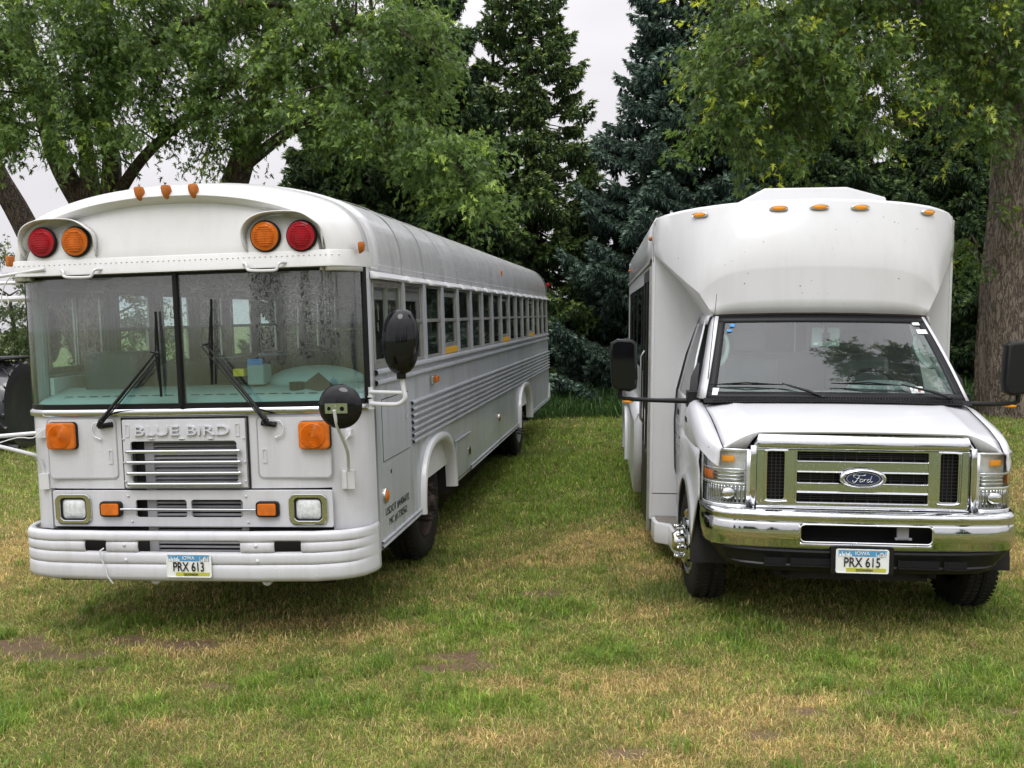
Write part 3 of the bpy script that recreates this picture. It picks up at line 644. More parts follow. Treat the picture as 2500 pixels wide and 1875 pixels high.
# driver window
def frame_yz(mb,x0,x1,y0,y1,z0,z1,t):
    mb.box(x0,x1,y0,y1,z1-t,z1); mb.box(x0,x1,y0,y1,z0,z0+t); mb.box(x0,x1,y0,y0+t,z0+t,z1-t); mb.box(x0,x1,y1-t,y1,z0+t,z1-t)
for s in (1,-1):
    f=MB(); frame_yz(f,s*(W-.03),s*(W+.008),.345,1.115,1.80,2.40,.03); frame_yz(f,s*(W-.035),s*(W-.008),.375,.75,1.83,2.372,.022); frame_yz(f,s*(W-.02),s*(W-.001),.72,1.085,1.83,2.372,.02)
    f=f.build('driver_window',M['alu'],bus,bevel=.003)
    MB().pane(s*(W-.016),.37,1.09,1.83,2.37).build('pane',M['sglass'],f,smooth=False)
# passenger windows
def side_window(i,s,openw):
    y0=P0+(i-1)*U+.062 if i>1 else P0+.064; y1=P0+i*U-.062
    z0,z1,zm=1.797,2.403,2.108
    f=MB(); frame_yz(f,s*(W-.036),s*(W-.006),y0,y1,z0,z1,.022)
    f.box(s*(W-.03),s*(W-.002),y0+.02,y1-.02,zm-.014,zm+.014)
    drop=.085 if openw else 0
    f.box(s*(W-.05),s*(W-.036),y0+.02,y0+.045,z0,z1); f.box(s*(W-.034),s*(W-.01),y1-.075,y1-.05,z0+.02,zm); f.box(s*(W-.034),s*(W-.014),y1-.05,y1-.02,z0+.02,z1-.02)
    if openw:
        f.box(s*(W-.034),s*(W-.008),y0+.02,y1-.07,z0+.06,z0+.10)
        f.box(s*(W-.034),s*(W-.008),y0+.02,y1-.02,z1-.085,z1-.05)
    f=f.build('side_window',M['alu'],bus,bevel=.002)
    MB().pane(s*(W-.02),y0+.02,y1-.02,z0+.02,z1-.02).build('pane',M['nglass' if s>0 else 'sglass'],f,smooth=False)
    if openw: MB().box(s*(W-.03),s*(W+.002),y0+.02,y1-.02,z0+.004,z0+.06).build('yellow_sill',M['yellow'],f,bevel=.003)
for i in range(1,16):
    side_window(i,1,i in (3,8,12))
for i in range(1,16): side_window(i,-1,False)
# rain hoods
def rain_hood(y0,y1,s=1,z=2.398):
    rows=[]
    for y,k in ((y0,0),(y0+.03,1),(y1-.03,1),(y1,0)):
        rows.append([(s*(W+.002),y,z+.05),(s*(W+.004+.026*k),y,z+.042),(s*(W+.006+.05*k),y,z+.012),(s*(W+.006+.052*k),y,z-.004*k)])
    MB().sheet(rows).build('rain_hood',M['whitep'],bus,solid=.006,offset=0,angle=30)
rain_hood(.31,1.16)
for i in range(1,16): rain_hood(P0+(i-1)*U+.045,P0+i*U-.045)
# access door, compartment door, vent markers
def groove(y0,y1,z0,z1,s=1,name='door_seam',m='dark',slant=0,t=.006):
    return plate(name,[[(y0-t,z0-t),(y1+t,z0-t),(y1+t,z1+t),(y0-t,z1+t)],[(y0,z0),(y0,z1),(y1,z1),(y1,z0)]],.003,M[m],bus,at=s*(W+.0015),plane='YZ+')
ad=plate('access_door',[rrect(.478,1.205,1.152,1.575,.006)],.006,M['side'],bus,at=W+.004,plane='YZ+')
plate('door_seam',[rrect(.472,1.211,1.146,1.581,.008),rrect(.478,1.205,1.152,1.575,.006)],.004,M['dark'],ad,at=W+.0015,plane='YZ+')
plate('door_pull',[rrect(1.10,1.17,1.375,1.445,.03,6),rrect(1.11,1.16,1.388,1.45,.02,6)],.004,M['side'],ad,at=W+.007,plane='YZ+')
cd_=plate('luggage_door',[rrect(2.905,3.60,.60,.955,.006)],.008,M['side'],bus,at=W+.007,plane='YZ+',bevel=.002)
plate('door_seam',[rrect(2.895,3.61,.59,.965,.008),rrect(2.905,3.60,.60,.955,.006)],.004,M['dark'],cd_,at=W+.002,plane='YZ+')
MB().tube([(W+.012,2.88,.965),(W+.012,3.62,.965)],.010,6).tube([(W+.01,2.885,.61),(W+.01,2.885,.955)],.007,6).build('hinge',M['side'],cd_)
plate('door_latch',[rrect(3.50,3.64,.735,.815,.008)],.012,M['steel'],cd_,at=W+.014,plane='YZ+',bevel=.002)
plate('latch_recess',[rrect(3.525,3.615,.75,.80,.006)],.003,M['dark'],cd_,at=W+.0165,plane='YZ+')
sl=plate('side_turn_lamp',[rrect(1.955,2.10,1.578,1.642,.008)],.03,M['steel'],bus,at=W+.03,plane='YZ+',bevel=.004)
MB().box(W+.018,W+.048,2.03,2.11,1.585,1.636).build('lens',M['amber'],sl,bevel=.006)
rm=MB().lathe([(.052,0),(.052,.012),(.046,.016)],(W,.487,.915),'X',24).build('round_reflector',M['steel'],bus,angle=60)
MB().lathe([(.046,.012),(.036,.022),(.0005,.026)],(W,.487,.915),'X',24).build('lens',M['amber'],rm,angle=70)
rm=MB().lathe([(.045,0),(.045,.012),(.04,.016)],(W,5.591,.895),'X',20).build('round_reflector',M['steel'],bus,angle=60)
MB().lathe([(.04,.012),(.03,.022),(.0005,.026)],(W,5.591,.895),'X',20).build('lens',M['amberd'],rm,angle=70)
place_text('fleet_number_lettering','USDOT #4406692',.805,.792,.058,.64,M['ink'],bus,W+.0005,'YZ+',.002,slant=-.005,bold=0)
place_text('fleet_number_lettering','MC #1730562',.815,.710,.058,.49,M['ink'],bus,W+.0005,'YZ+',.002,slant=-.005,bold=0)
plate('round_vent',[[( .66+.016*math.cos(a),1.055+.016*math.sin(a)) for a in np.linspace(0,6.0,14)]],.004,M['dark'],bus,at=W+.002,plane='YZ+')
# rivets on the side
sr=MB()
for z in np.arange(.64,1.53,.03): sr.rivets([(W+.001,.375,z)],.0045)
for z in np.arange(.66,1.66,.03): sr.rivets([(W+.001,1.262,z)],.0045)
for y in np.arange(.5,1.2,.075): sr.rivets([(W+.001,y,1.11)],.0055)
for i in range(3,16,2):
    y=P0+i*U
    for z in list(np.arange(.65,1.15,.035))+list(np.arange(1.52,1.66,.035)): sr.rivets([(W+.001,y,z)],.0045)
for y in np.arange(1.3,11.6,.05): sr.rivets([(W+.001,y,1.52)],.004); sr.rivets([(W+.001,y,1.145)],.004) if not (1.5<y<2.8 or 7.4<y<8.7) else None
for y in np.arange(2.9,3.62,.045): sr.rivets([(W+.001,y,.99)],.0045)
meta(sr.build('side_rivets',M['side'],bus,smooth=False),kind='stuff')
# wheel arch trims
def arch_trim(yc,r,zt,z0,s=1,w=.085):
    o=arch(yc,r+.03,zt+.025,z0-.01,24); i=arch(yc,r-.045,zt-.055,z0-.01,24)
    rows=[]
    for (a,b),(c,d) in zip(o,i):
        rows.append([(s*(W),a,b),(s*(W+.035),a*.93+c*.07,b*.93+d*.07),(s*(W+.045),a*.6+c*.4,b*.6+d*.4),(s*(W+.04),a*.2+c*.8,b*.2+d*.8),(s*(W+.02),c,d),(s*(W-.06),c,d)])
    return MB().sheet(rows).build('wheel_arch_trim',M['whitep'],bus,angle=60)
for s in (1,-1): arch_trim(FA,.63,1.115,.575,s); arch_trim(RA,.68,1.125,.565,s)
# wheel housings
for yc,r in ((FA,.60),(RA,.66)):
    for s in (1,-1):
        a=arch(yc,r,1.10,.50,14)
        MB().sheet([[(s*(W-.03),p,q) for p,q in a],[(s*.72,p,q) for p,q in a]]).build('wheel_housing',M['dark'],bus)
# chassis belly and far rear wall, floor, skirt on left
MB().box(-1.0,1.0,.32,11.6,.70,.76).build('floor_pan',M['floor'],bus)
MB().box(-.5,-.4,.3,11.5,.45,.70).box(.4,.5,.3,11.5,.45,.70).box(-.45,.45,3.4,4.6,.35,.7).box(-.9,-.5,4,5.2,.4,.7).box(.55,.9,5,6.2,.42,.7).tube([(-.9,RA,.54),(.9,RA,.54)],.09,8).tube([(-.9,FA,.50),(.9,FA,.50)],.06,8).build('chassis',M['dark'],bus)
rear=[(x,z) for x,z in roofsec(3.12,.02)]+[(1.19,.60),(-1.19,.60)]
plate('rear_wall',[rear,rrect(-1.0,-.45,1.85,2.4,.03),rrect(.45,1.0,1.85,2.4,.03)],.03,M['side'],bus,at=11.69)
plate('rear_bumper',[rrect(-1.2,1.2,.56,.80,.02)],.12,M['dark'],bus,at=11.72)
plate('mudflap',[[(11.45,.56),(11.78,.60),(11.78,.86),(11.70,.87)]],.01,M['whitep'],bus,at=W+.012,plane='YZ+')
# wheels
def bus_wheel(yc,x,s,dual=False,steer=0):
    r=.50; w=.26
    root=bpy.data.objects.new('wheel',None); COL.objects.link(root); root.parent=bus; root.location=(x,yc,.54); root.rotation_euler=(0,0,steer)
    prof=[(.30,-w+.02),(.40,-w),(.465,-w+.01),(.492,-w+.035),(.5,-w+.06),(.5,-w+.10),(.488,-w+.102),(.488,-w+.112),(.5,-w+.114),(.5,-.114),(.488,-.112),(.488,-.102),(.5,-.10),(.5,-.06),(.492,-.035),(.465,-.01),(.40,0),(.34,-.005),(.30,-.02),(.292,-.03)]
    prof=[(a,b) for a,b in prof]
    def sx(p): return [(a,b*s) for a,b in p]
    tr=MB().lathe(sx(prof),(0,0,0),'X',56,caps=False)
    for k in range(60):
        a=2*math.pi*k/60
        for off in (-.05,-w+.05):
            c,q=math.cos(a),math.sin(a); R=.502
            d=.018
            tr.box(-.0,0,0,0,0,0) if False else None
            tr.add([(s*(off-.028),(R)*c-d*q*.5,(R)*q+d*c*.5),(s*(off+.028),(R)*c-d*q*.5,(R)*q+d*c*.5),(s*(off+.028),(R)*c+d*q*.5,(R)*q-d*c*.5),(s*(off-.028),(R)*c+d*q*.5,(R)*q-d*c*.5),
              (s*(off-.028),(R+.006)*c-d*q*.4,(R+.006)*q+d*c*.4),(s*(off+.028),(R+.006)*c-d*q*.4,(R+.006)*q+d*c*.4),(s*(off+.028),(R+.006)*c+d*q*.4,(R+.006)*q-d*c*.4),(s*(off-.028),(R+.006)*c+d*q*.4,(R+.006)*q-d*c*.4)],[(4,5,6,7),(0,1,5,4),(1,2,6,5),(2,3,7,6),(3,0,4,7)])
    tr.build('tyre',M['rubber'],root,angle=35)
    if not dual:
        rp=[(.295,-.028),(.30,-.012),(.285,-.01),(.275,-.03),(.268,-.09),(.22,-.10),(.19,-.07),(.17,-.035),(.12,-.03),(.11,.0),(.085,.02),(.06,.03),(.055,.055),(.045,.065),(.0005,.068)]
    else:
        rp=[(.295,-.028),(.30,-.012),(.285,-.01),(.275,-.03),(.27,-.16),(.20,-.18),(.15,-.17),(.13,-.10),(.10,-.04),(.0005,-.03)]
    nb=MB().lathe(sx(rp),(0,0,0),'X',36,caps=False)
    for k in range(10 if not dual else 8):
        a=2*math.pi*k/10; nb.tube([(s*-.03,.152*math.cos(a),.152*math.sin(a)),(s*.055,.152*math.cos(a),.152*math.sin(a))],[.02,.014],6)
        if not dual: nb.tube([(s*.0,.152*math.cos(a),.152*math.sin(a)),(s*.018,.152*math.cos(a),.152*math.sin(a))],.026,6)
    nb.build('rim',M['rust'] if not dual else M['wsteel'],root,angle=40)
bus_wheel(FA,1.10,1,steer=0.0); bus_wheel(FA,-1.10,-1)
bus_wheel(RA,1.12,1,dual=True); bus_wheel(RA,-1.12,-1,dual=True)
for s in (1,-1): 
    MB().lathe([(.28,-.24),(.46,-.25),(.5,-.2),(.5,-.04),(.46,0),(.28,-.01)],(s*.82,RA,.54),'X',40).build('inner_tyre',M['rubber'],bus)
# ---- mirrors
def big_mirror(s):
    h=MB()
    for z in (1.657,1.58): h.tube([(s*1.215,.2,z-.03),(s*1.215,.2,z+.03)],.017,10); h.tube([(s*1.215,.2,z-.036),(s*1.215,.2,z-.026)],.024,8); h.tube([(s*1.2,.22,z),(s*1.22,.2,z)],.016,8)
    h.tube([(s*1.215,.19,1.657),(s*1.455,.10,1.655)],.0125,10)
    h.tube(catmull([(s*1.215,.19,1.58),(s*1.36,.13,1.578),(s*1.43,.11,1.585),(s*1.47,.10,1.62),(s*1.462,.10,1.68),(s*1.452,.10,1.80)],4),.0155,10)
    r=h.build('mirror_bracket',M['whitep'],bus)
    rows=[]
    for i in range(15):
        t=i/14; a=math.pi*t; zz=1.982+.208*math.cos(a); k=math.sin(a)**.72; wx=.118*k*(1.02-.10*(t-.5))
        row=[]
        for j in range(28):
            b=2*math.pi*j/28; dy=-.10*k*max(math.sin(b),0)-.03*min(math.sin(b),0)*k
            row.append((s*1.457+wx*math.cos(b)+.012*(.5-t),.10+dy,zz))
        rows.append(row)
    MB().sheet(rows,closed=True).tube([(s*1.453,.09,1.745),(s*1.453,.09,1.79)],.03,10).build('mirror_shell',M['gblack'],r,angle=70)
big_mirror(1)
ml=MB().tube([(-1.205,.30,2.42),(-1.36,.5,2.40),(-1.40,.72,2.33),(-1.40,.74,2.25)],.013,8).tube([(-1.205,.30,2.30),(-1.33,.5,2.34),(-1.38,.66,2.36)],.010,8).build('mirror_bracket',M['black'],bus)
MB().blob((-1.40,.74,2.085),(.055,.10,.215),24,16).build('mirror_shell',M['gblack'],ml,angle=80)
cm=MB().tube(catmull([(1.093,.055,1.05),(1.094,.045,1.16),(1.14,-.10,1.30),(1.16,-.24,1.40),(1.168,-.36,1.50),(1.168,-.40,1.60)],4),.0115,10).tube([(1.10,.06,1.405),(1.13,-.02,1.40),(1.155,-.22,1.385)],.007,8)
cm.box(1.05,1.135,.035,.062,1.045,1.165); cm.box(1.065,1.085,.02,.04,1.05,1.16)
cm.box(1.085,1.125,.03,.08,1.385,1.43)
cm=cm.build('convex_mirror_arm',M['whitep'],bus)
q=MB().lathe([(.0005,-.045),(.05,-.042),(.10,-.030),(.128,-.008),(.134,.0),(.134,.012),(.12,.02),(.0005,.02)],(1.187,-.35,1.614),'Y',40).build('convex_mirror_shell',M['gblack'],cm,angle=50)
plate('mounting_plate',[rrect(1.110,1.248,1.578,1.638,.004),[(1.135+.012*math.cos(a),1.607+.012*math.sin(a)) for a in np.linspace(0,6,10)],[(1.215+.014*math.cos(a),1.605+.014*math.sin(a)) for a in np.linspace(0,6,10)]],.004,M['chrome'],cm,at=-.40)
# left-hand mirror tubes and crossing gate brackets
lt=MB()
lt.tube([(-1.03,.04,1.432),(-1.35,-.10,1.42),(-1.6,-.2,1.40)],.014,10); lt.tube(catmull([(-1.035,.05,1.05),(-1.035,.045,1.17),(-1.06,.02,1.265),(-1.10,-.02,1.30),(-1.35,-.12,1.385),(-1.55,-.2,1.42)],4),.0135,10)
lt.box(-1.06,-.99,.02,.045,1.05,1.155); lt.box(-1.055,-.985,.01,.04,1.40,1.46)
lt.tube(catmull([(-1.0,.0,1.45),(-1.05,-.03,1.405),(-1.15,-.05,1.41),(-1.3,-.1,1.37),(-1.5,-.2,1.33)],3),.004,6)
lt.build('crossing_gate_bracket',M['whitep'],bus)
lt=MB(); lt.tube([(-.86,-.07,2.515),(-1.10,-.05,2.49),(-1.5,-.02,2.45)],.012,8); lt.tube([(-1.19,.22,2.45),(-1.6,.1,2.44)],.012,8); lt.tube([(-1.19,.22,2.34),(-1.6,.1,2.33)],.02,8)
lt.tube(catmull([(-1.10,-.05,2.50),(-1.16,-.06,2.42),(-1.19,-.06,2.33),(-1.17,-.06,2.28),(-1.14,-.06,2.30),(-1.16,-.05,2.36)],4),.004,6)
r=lt.build('mirror_bracket',M['whitep'],bus)
# whip antenna on roof
MB().tube([(.1,.9,3.10),(.085,.9,3.22)],.002,5).build('roof_antenna',M['mblack'],bus)

# ---- interior
MB().sheet([[(x*.975,y,z-.05) for x,z in roofsec(3.11)] for y in (.35,11.6)]).build('headliner',M['inner'],bus)
for s in (1,-1): MB().box(s*1.13,s*1.16,.35,11.6,.78,1.78).build('inner_wall',M['inner'],bus)
MB().box(-1.15,1.15,11.55,11.6,.78,1.8).build('inner_rear_wall',M['inner'],bus)
dx=[x for x in PX if abs(x)<=1.16]
MB().sheet([[(x,plan(x)+.03,1.60) for x in dx],[(x,plan(x)+.10,1.635) for x in dx],[(x*.97,.48+.0*x,1.70) for x in dx],[(x*.97,.52,1.66) for x in dx],[(x*.97,.55,1.2) for x in dx]]).build('dashboard',M['teal'],bus,angle=60)
dv=MB()
for x in np.arange(-.96,.9,.092): dv.add([(x,.2,1.6555),(x+.062,.2,1.6555),(x+.062,.215,1.658),(x,.215,1.658)],[(0,1,2,3)])
dv.build('defroster_slots',M['mblack'],bus,smooth=False)
MB().blob((.70,.62,1.70),(.36,.22,.12),24,12).build('engine_cover',M['teal'],bus)
MB().box(.28,.40,.40,.55,1.70,1.84).build('storage_bin',M['teal'],bus,bevel=.01)
s_=MB().box(.30,.85,1.25,1.75,1.25,1.42); s_.box(.32,.83,1.70,1.86,1.40,2.05); s_.box(.42,.74,1.74,1.84,2.06,2.24); s_.build('driver_seat',M['seat'],bus,bevel=.05)
st=MB(); st.tube([(.57+.22*math.cos(a),.82+.09*math.sin(a),1.74+.20*math.sin(a)) for a in np.linspace(0,2*math.pi,30)],.014,8,caps=False); st.tube([(.57,.82,1.74),(.57,.62,1.45)],.03,8); st.tube([(.36,.82,1.74),(.78,.82,1.74)],.012,6)
st.build('steering_wheel',M['mblack'],bus)
for i in range(7):
    y=2.6+i*1.1
    for s in (1,-1): MB().box(s*.28,s*1.08,y,y+.12,1.15,1.82).box(s*.28,s*1.08,y-.35,y,1.05,1.18).build('passenger_seat',M['seat'],bus,bevel=.05)
MB().box(-.95,-.55,.42,.70,1.66,1.95).build('fare_console',M['seat'],bus,bevel=.03)
# ---- loose things on the dash
def thing_mesh(o,label,cat): o.parent=None; o.matrix_world=bus.matrix_world.copy(); return meta(o,label,cat)
o=MB().lathe([(.052,0),(.052,.05),(.036,.05),(.036,0),(.052,0)],(.664,.33,1.672),'Z',28,caps=False).build('tape_roll',M['black'],None,angle=50); thing_mesh(o,'black roll of tape lying on the teal dashboard behind the bus windshield','tape')
o=MB().add([(.70,.33,1.70),(.84,.26,1.665),(.93,.33,1.68),(.785,.42,1.775),(.70,.335,1.704),(.84,.265,1.669),(.93,.335,1.684),(.785,.425,1.779)],[(0,1,2,3),(7,6,5,4),(0,4,5,1),(1,5,6,2),(2,6,7,3),(3,7,4,0)]).build('folder',M['rust'],None); thing_mesh(o,'dark brown folder propped behind the convex mirror on the bus dashboard','folder')
o=MB().box(.27,.375,.44,.455,1.80,1.88).build('notebook',M['bluestk'],None); thing_mesh(o,'small blue spiral notebook standing in the bin on the bus dashboard','notebook')
o=MB().box(.19,.265,.38,.44,1.765,1.815).build('note_pad',mat('yellow_paper',(.75,.55,.03),.6),None); thing_mesh(o,'yellow paper pad beside the blue notebook on the bus dashboard','note pad')
# ================================================================ SHUTTLE VAN (cutaway)
van=empty('shuttle_bus','white shuttle bus with chrome grille, tall roof cap over its cab and plate PRX 615','shuttle bus')
def van_matrix():
    yaw,a,b=.0951,.0315,-.0009
    c,s=math.cos(yaw),math.sin(yaw); ax=Vector((c,-s,0)); ay=Vector((s,c,0)); az=Vector((0,0,1))
    ay2=ay*math.cos(b)+az*math.sin(b); az2=az*math.cos(b)-ay*math.sin(b)
    ax3=ax*math.cos(a)-az2*math.sin(a); az3=ax*math.sin(a)+az2*math.cos(a)
    return Matrix(((ax3.x,ay2.x,az3.x,2.0925),(ax3.y,ay2.y,az3.y,5.7641),(ax3.z,ay2.z,az3.z,-.04),(0,0,0,1)))
van.matrix_world=van_matrix()
CX=.016
def V(x): return CX+x
# ---- grille
op=[rrect(V(-.39),V(.395),1.172,1.226,.004,2),rrect(V(-.39),V(.395),1.036,1.094,.004,2),rrect(V(-.39),V(.395),.914,.968,.004,2),rrect(V(-.572),V(-.468),.925,1.224,.012,3),rrect(V(.468),V(.572),.925,1.224,.012,3)]
out=[(V(x),z) for x,z in [(-.66,.875),(.655,.875),(.672,1.18),(.668,1.24),(-.668,1.24),(-.672,1.18)]]
g=plate('grille',[out]+op,.03,M['chrome'],van,at=-.005,bevel=.004)
# curved brow of the surround
def arcx(k): return (1-(abs(k))**2.0)
rows=[]
for (y,z,sc) in ((-.012,1.236,1.0),(-.024,1.248,1.0),(-.030,1.262,1.0),(-.026,1.29,.998),(-.008,1.322,.985),(.03,1.347,.965),(.06,1.352,.955)):
    row=[]
    for k in np.linspace(-1,1,41):
        x=k*.672*sc; fall=max(abs(k)-.965,0)/.035
        row.append((V(x),y+.012*abs(k)**2,z-(z-1.236)*fall**2.2*.85))
    rows.append(row)
MB().sheet(rows).build('grille_brow',M['chrome'],g,solid=.01,offset=-1,angle=60)
for s in (-1,1):
    MB().sheet([[(V(s*.640),-.026,z),(V(s*.655),-.030,z),(V(s*.674),-.018,z),(V(s*.676),.05,z)] for z in (.868,1.0,1.2,1.262)]).build('grille_side_trim',M['chrome'],g,solid=.006,offset=0,angle=50)
bars=MB()
for z in (1.166,1.100,1.030,.974,.908): bars.tube([(V(-.39),-.010,z),(V(.395),-.010,z)],.0055,8)
bars.tube([(V(-.66),-.012,.874),(V(.66),-.012,.874)],.006,8)
for s in (-1,1):
    bars.tube([(V(s*.40),-.008,1.24),(V(s*.398),-.008,.90)],.003,6)
    bars.tube(catmull([(V(s*.45),-.012,.914),(V(s*.52),-.014,.912),(V(s*.575),-.012,.918),(V(s*.584),-.010,.95),(V(s*.586),-.01,1.20),(V(s*.575),-.012,1.233),(V(s*.45),-.012,1.236)],4),.006,6)
bars.build('grille_bars',M['chrome'],g)
mesh_=MB()
for z in (1.21,1.198,1.186,1.075,1.062,1.048,.953,.94,.927): mesh_.box(V(-.39),V(.395),.025,.032,z-.0022,z+.0022)
for x in np.arange(-.37,.39,.069): mesh_.box(V(x)-.002,V(x)+.002,.022,.028,.91,1.23)
for s in (-1,1):
    for x in (.49,.516,.542): mesh_.box(V(s*x)-.002,V(s*x)+.002,.012,.018,.925,1.224)
    for z in np.arange(.945,1.22,.0215): mesh_.box(V(s*.572),V(s*.468),.014,.020,z-.0015,z+.0015)
mesh_.build('grille_mesh',M['mesh'],g,smooth=False)
MB().box(V(-.62),V(.62),.06,.07,.88,1.24).build('radiator',M['dark'],van)
# oval badge
def oval(rx,rz,n=40): return [(V(rx*math.cos(2*math.pi*k/n)),1.069+rz*math.sin(2*math.pi*k/n)) for k in range(n)]
bd=MB(); 
def ovr(rx,rz,y): return [(V(rx*math.cos(2*math.pi*k/48)),y,1.069+rz*math.sin(2*math.pi*k/48)) for k in range(48)]
bd.sheet([ovr(.142,.063,-.02),ovr(.142,.063,-.035),ovr(.136,.059,-.046),ovr(.122,.050,-.050),ovr(.112,.045,-.044),ovr(.112,.045,-.036)],closed=True)
badge=bd.build('oval_badge',M['chrome'],g,angle=60)
plate('badge_face',[oval(.113,.046)],.004,M['blueink'],badge,at=-.042)
plate('badge_ring',[oval(.101,.040),oval(.098,.0375)],.002,M['silver'],badge,at=-.0435)
# cursive lettering, drawn as strokes
def stroke(mb,pts,w=.0036): mb.tube([(V(x),-.0445,1.069+z) for x,z in catmull([(a,b,0) for a,b in pts],4) and [(p[0],p[1]) for p in catmull([(a,b,0) for a,b in pts],4)]],w,6,flat=.5)
sc=MB()
stroke(sc,[(-.047,.008),(-.058,.012),(-.060,.020),(-.048,.024),(-.020,.020),(.004,.021),(.012,.026)],.0042)
stroke(sc,[(-.022,.019),(-.032,.004),(-.042,-.014),(-.054,-.022),(-.064,-.018),(-.062,-.010)],.0042)
stroke(sc,[(-.044,.001),(-.030,.003),(-.018,.001)],.003)
stroke(sc,[(-.006,-.002),(-.016,-.004),(-.022,-.014),(-.016,-.020),(-.006,-.016),(-.001,-.006),(-.006,-.002)],.0034)
stroke(sc,[(.004,-.003),(.004,-.012),(.002,-.020)],.0034); stroke(sc,[(.004,-.010),(.012,-.003),(.020,-.003)],.003)
stroke(sc,[(.040,-.004),(.030,-.003),(.022,-.012),(.026,-.020),(.036,-.017),(.042,-.006),(.050,.018)],.0034); stroke(sc,[(.050,.016),(.042,-.008),(.044,-.019),(.054,-.015)],.0034)
sc.build('script_lettering',M['silver'],badge)
# ---- headlights (wrap round the corner)
HP=[(.672,-.004),(.74,.0),(.80,.012),(.85,.03),(.89,.058),(.92,.10),(.938,.16),(.948,.235)]
def hp(t):
    i=t*(len(HP)-1); k=min(int(i),len(HP)-2); f=i-k; return HP[k][0]*(1-f)+HP[k+1][0]*f,HP[k][1]*(1-f)+HP[k+1][1]*f
def wrap_panel(s,t0,t1,z0,z1,off,n=8,zt0=None):
    rows=[]
    for z in np.linspace(z0,z1,4):
        rows.append([(V(s*(x+off*.5)),y+off*-1,z) for x,y in (hp(t) for t in np.linspace(t0,t1,n))])
    return rows
for s in (-1,1):
    ho=MB().sheet(wrap_panel(s,0,1,.868,1.232,-.045)).build('headlight',M['headl'],van,angle=60)
    rim=MB()
    for z0,z1 in ((.862,.885),(1.221,1.236)): rim.sheet(wrap_panel(s,0,1,z0,z1,.004))
    rim.sheet(wrap_panel(s,0,.05,.87,1.23,.004)); rim.sheet(wrap_panel(s,.93,1,.87,1.23,.004))
    rim.sheet(wrap_panel(s,0.03,.95,1.005,1.022,-.002)); rim.sheet(wrap_panel(s,0.03,.95,1.098,1.110,-.002))
    rim.build('lamp_bezel',M['silver'],ho,solid=.004,offset=0)
    MB().sheet(wrap_panel(s,.24,.44,1.150,1.186,-.018)).build('turn_signal',M['amberlit'],ho,solid=.008)
    MB().sheet(wrap_panel(s,.62,.92,1.03,1.088,-.006)).build('side_reflector',M['amber'],ho,solid=.006)
    bw=MB()
    for k in range(12): 
        t=.08+.7*k/12; bw.sheet(wrap_panel(s,t,t+.03,.895,1.0,-.02,2))
    bw.blob((V(s*.80),.035,.95),(.05,.03,.045),14,8)
    for k in range(3): bw.sheet(wrap_panel(s,.1,.6,1.03+.022*k,1.042+.022*k,-.018,5))
    bw.build('reflector_fluting',M['chrome'],ho,solid=.004)
    MB().sheet(wrap_panel(s,0,1,.865,1.235,.002)).build('lamp_cover',M['clear'],ho,angle=70)
# ---- front bumper
bp_=[(0,-.135),(.3,-.132),(.6,-.118),(.78,-.09),(.86,-.052),(.905,-.01),(.935,.06),(.95,.16),(.957,.26)]
def bpl(t):
    i=t*(len(bp_)-1); k=min(int(i),len(bp_)-2); f=i-k; return bp_[k][0]*(1-f)+bp_[k+1][0]*f,bp_[k][1]*(1-f)+bp_[k+1][1]*f
BX=sorted(set(list(np.linspace(0,1,25))+[.386/.3/8]))
sx=[]; 
pos=[bpl(t) for t in BX]; pts=[(-x,y) for x,y in pos[::-1]]+pos[1:]
xi=[p[0] for p in pts]; yi=[p[1] for p in pts]
extra=sorted(set([round(x,4) for x in xi]+[-.388,.388,-.375,.375]))
yy=lambda x: interp(xi,yi,x)
prof=[(.10,.858),(.06,.868),(.03,.868),(.008,.858),(.0,.843),(.004,.833),(.006,.80),(.004,.796),(.0,.788),(-.004,.74),(-.001,.697),(.004,.69),(.006,.66),(.016,.645),(.03,.638)]
def vskip(i,j):
    x=(extra[j]+extra[j+1])/2; z=(prof[i][1]+prof[i+1][1])/2
    return abs(x)<.388 and .692<z<.796
def inx(x,dy): return x*(1-max(dy,0)*.35)
fb=MB().sheet([[(V(inx(x,dy)),yy(x)+dy,z+ (.0 if z<.83 else -.0)) for x in extra] for dy,z in prof],vskip).build('front_bumper',M['chrome'],van,solid=.006,offset=1,angle=60)
om=MB().tube([(V(x),-.137,z) for x,z in rrect(-.39,.39,.690,.798,.03,5)]+[(V(.39),-.137,.768)],.0055,6,caps=False); om.build('opening_rim',M['chrome'],fb)
ib=MB()
for z in np.arange(.70,.80,.009): ib.box(V(-.37),V(.20),.0,.03,z,z+.004)
ib.build('cooler_fins',M['dark'],fb,smooth=False); 
MB().box(V(.20),V(.27),-.08,-.06,.70,.79).box(V(.19),V(.29),-.08,-.06,.70,.715).build('bracket',M['louvre'],fb,bevel=.003)
MB().box(V(-.78),V(.78),.03,.045,.52,.87).build('bumper_backing',M['dark'],fb)
vp=[(.03,.640),(.0,.634),(-.004,.622),(.012,.60),(.018,.565),(.026,.54),(.018,.53),(.028,.505),(.05,.492),(.12,.486)]
def vx(x,z): return x*(1-(.64-z)*1.0*max(0,(abs(x)-.5))/.5)
val=MB().sheet([[(V(vx(x,z)),yy(x)+dy+.008,z+ (.02*(abs(x)**4))) for x in extra] for dy,z in vp]).build('bumper_valance',M['black'],fb,angle=40)
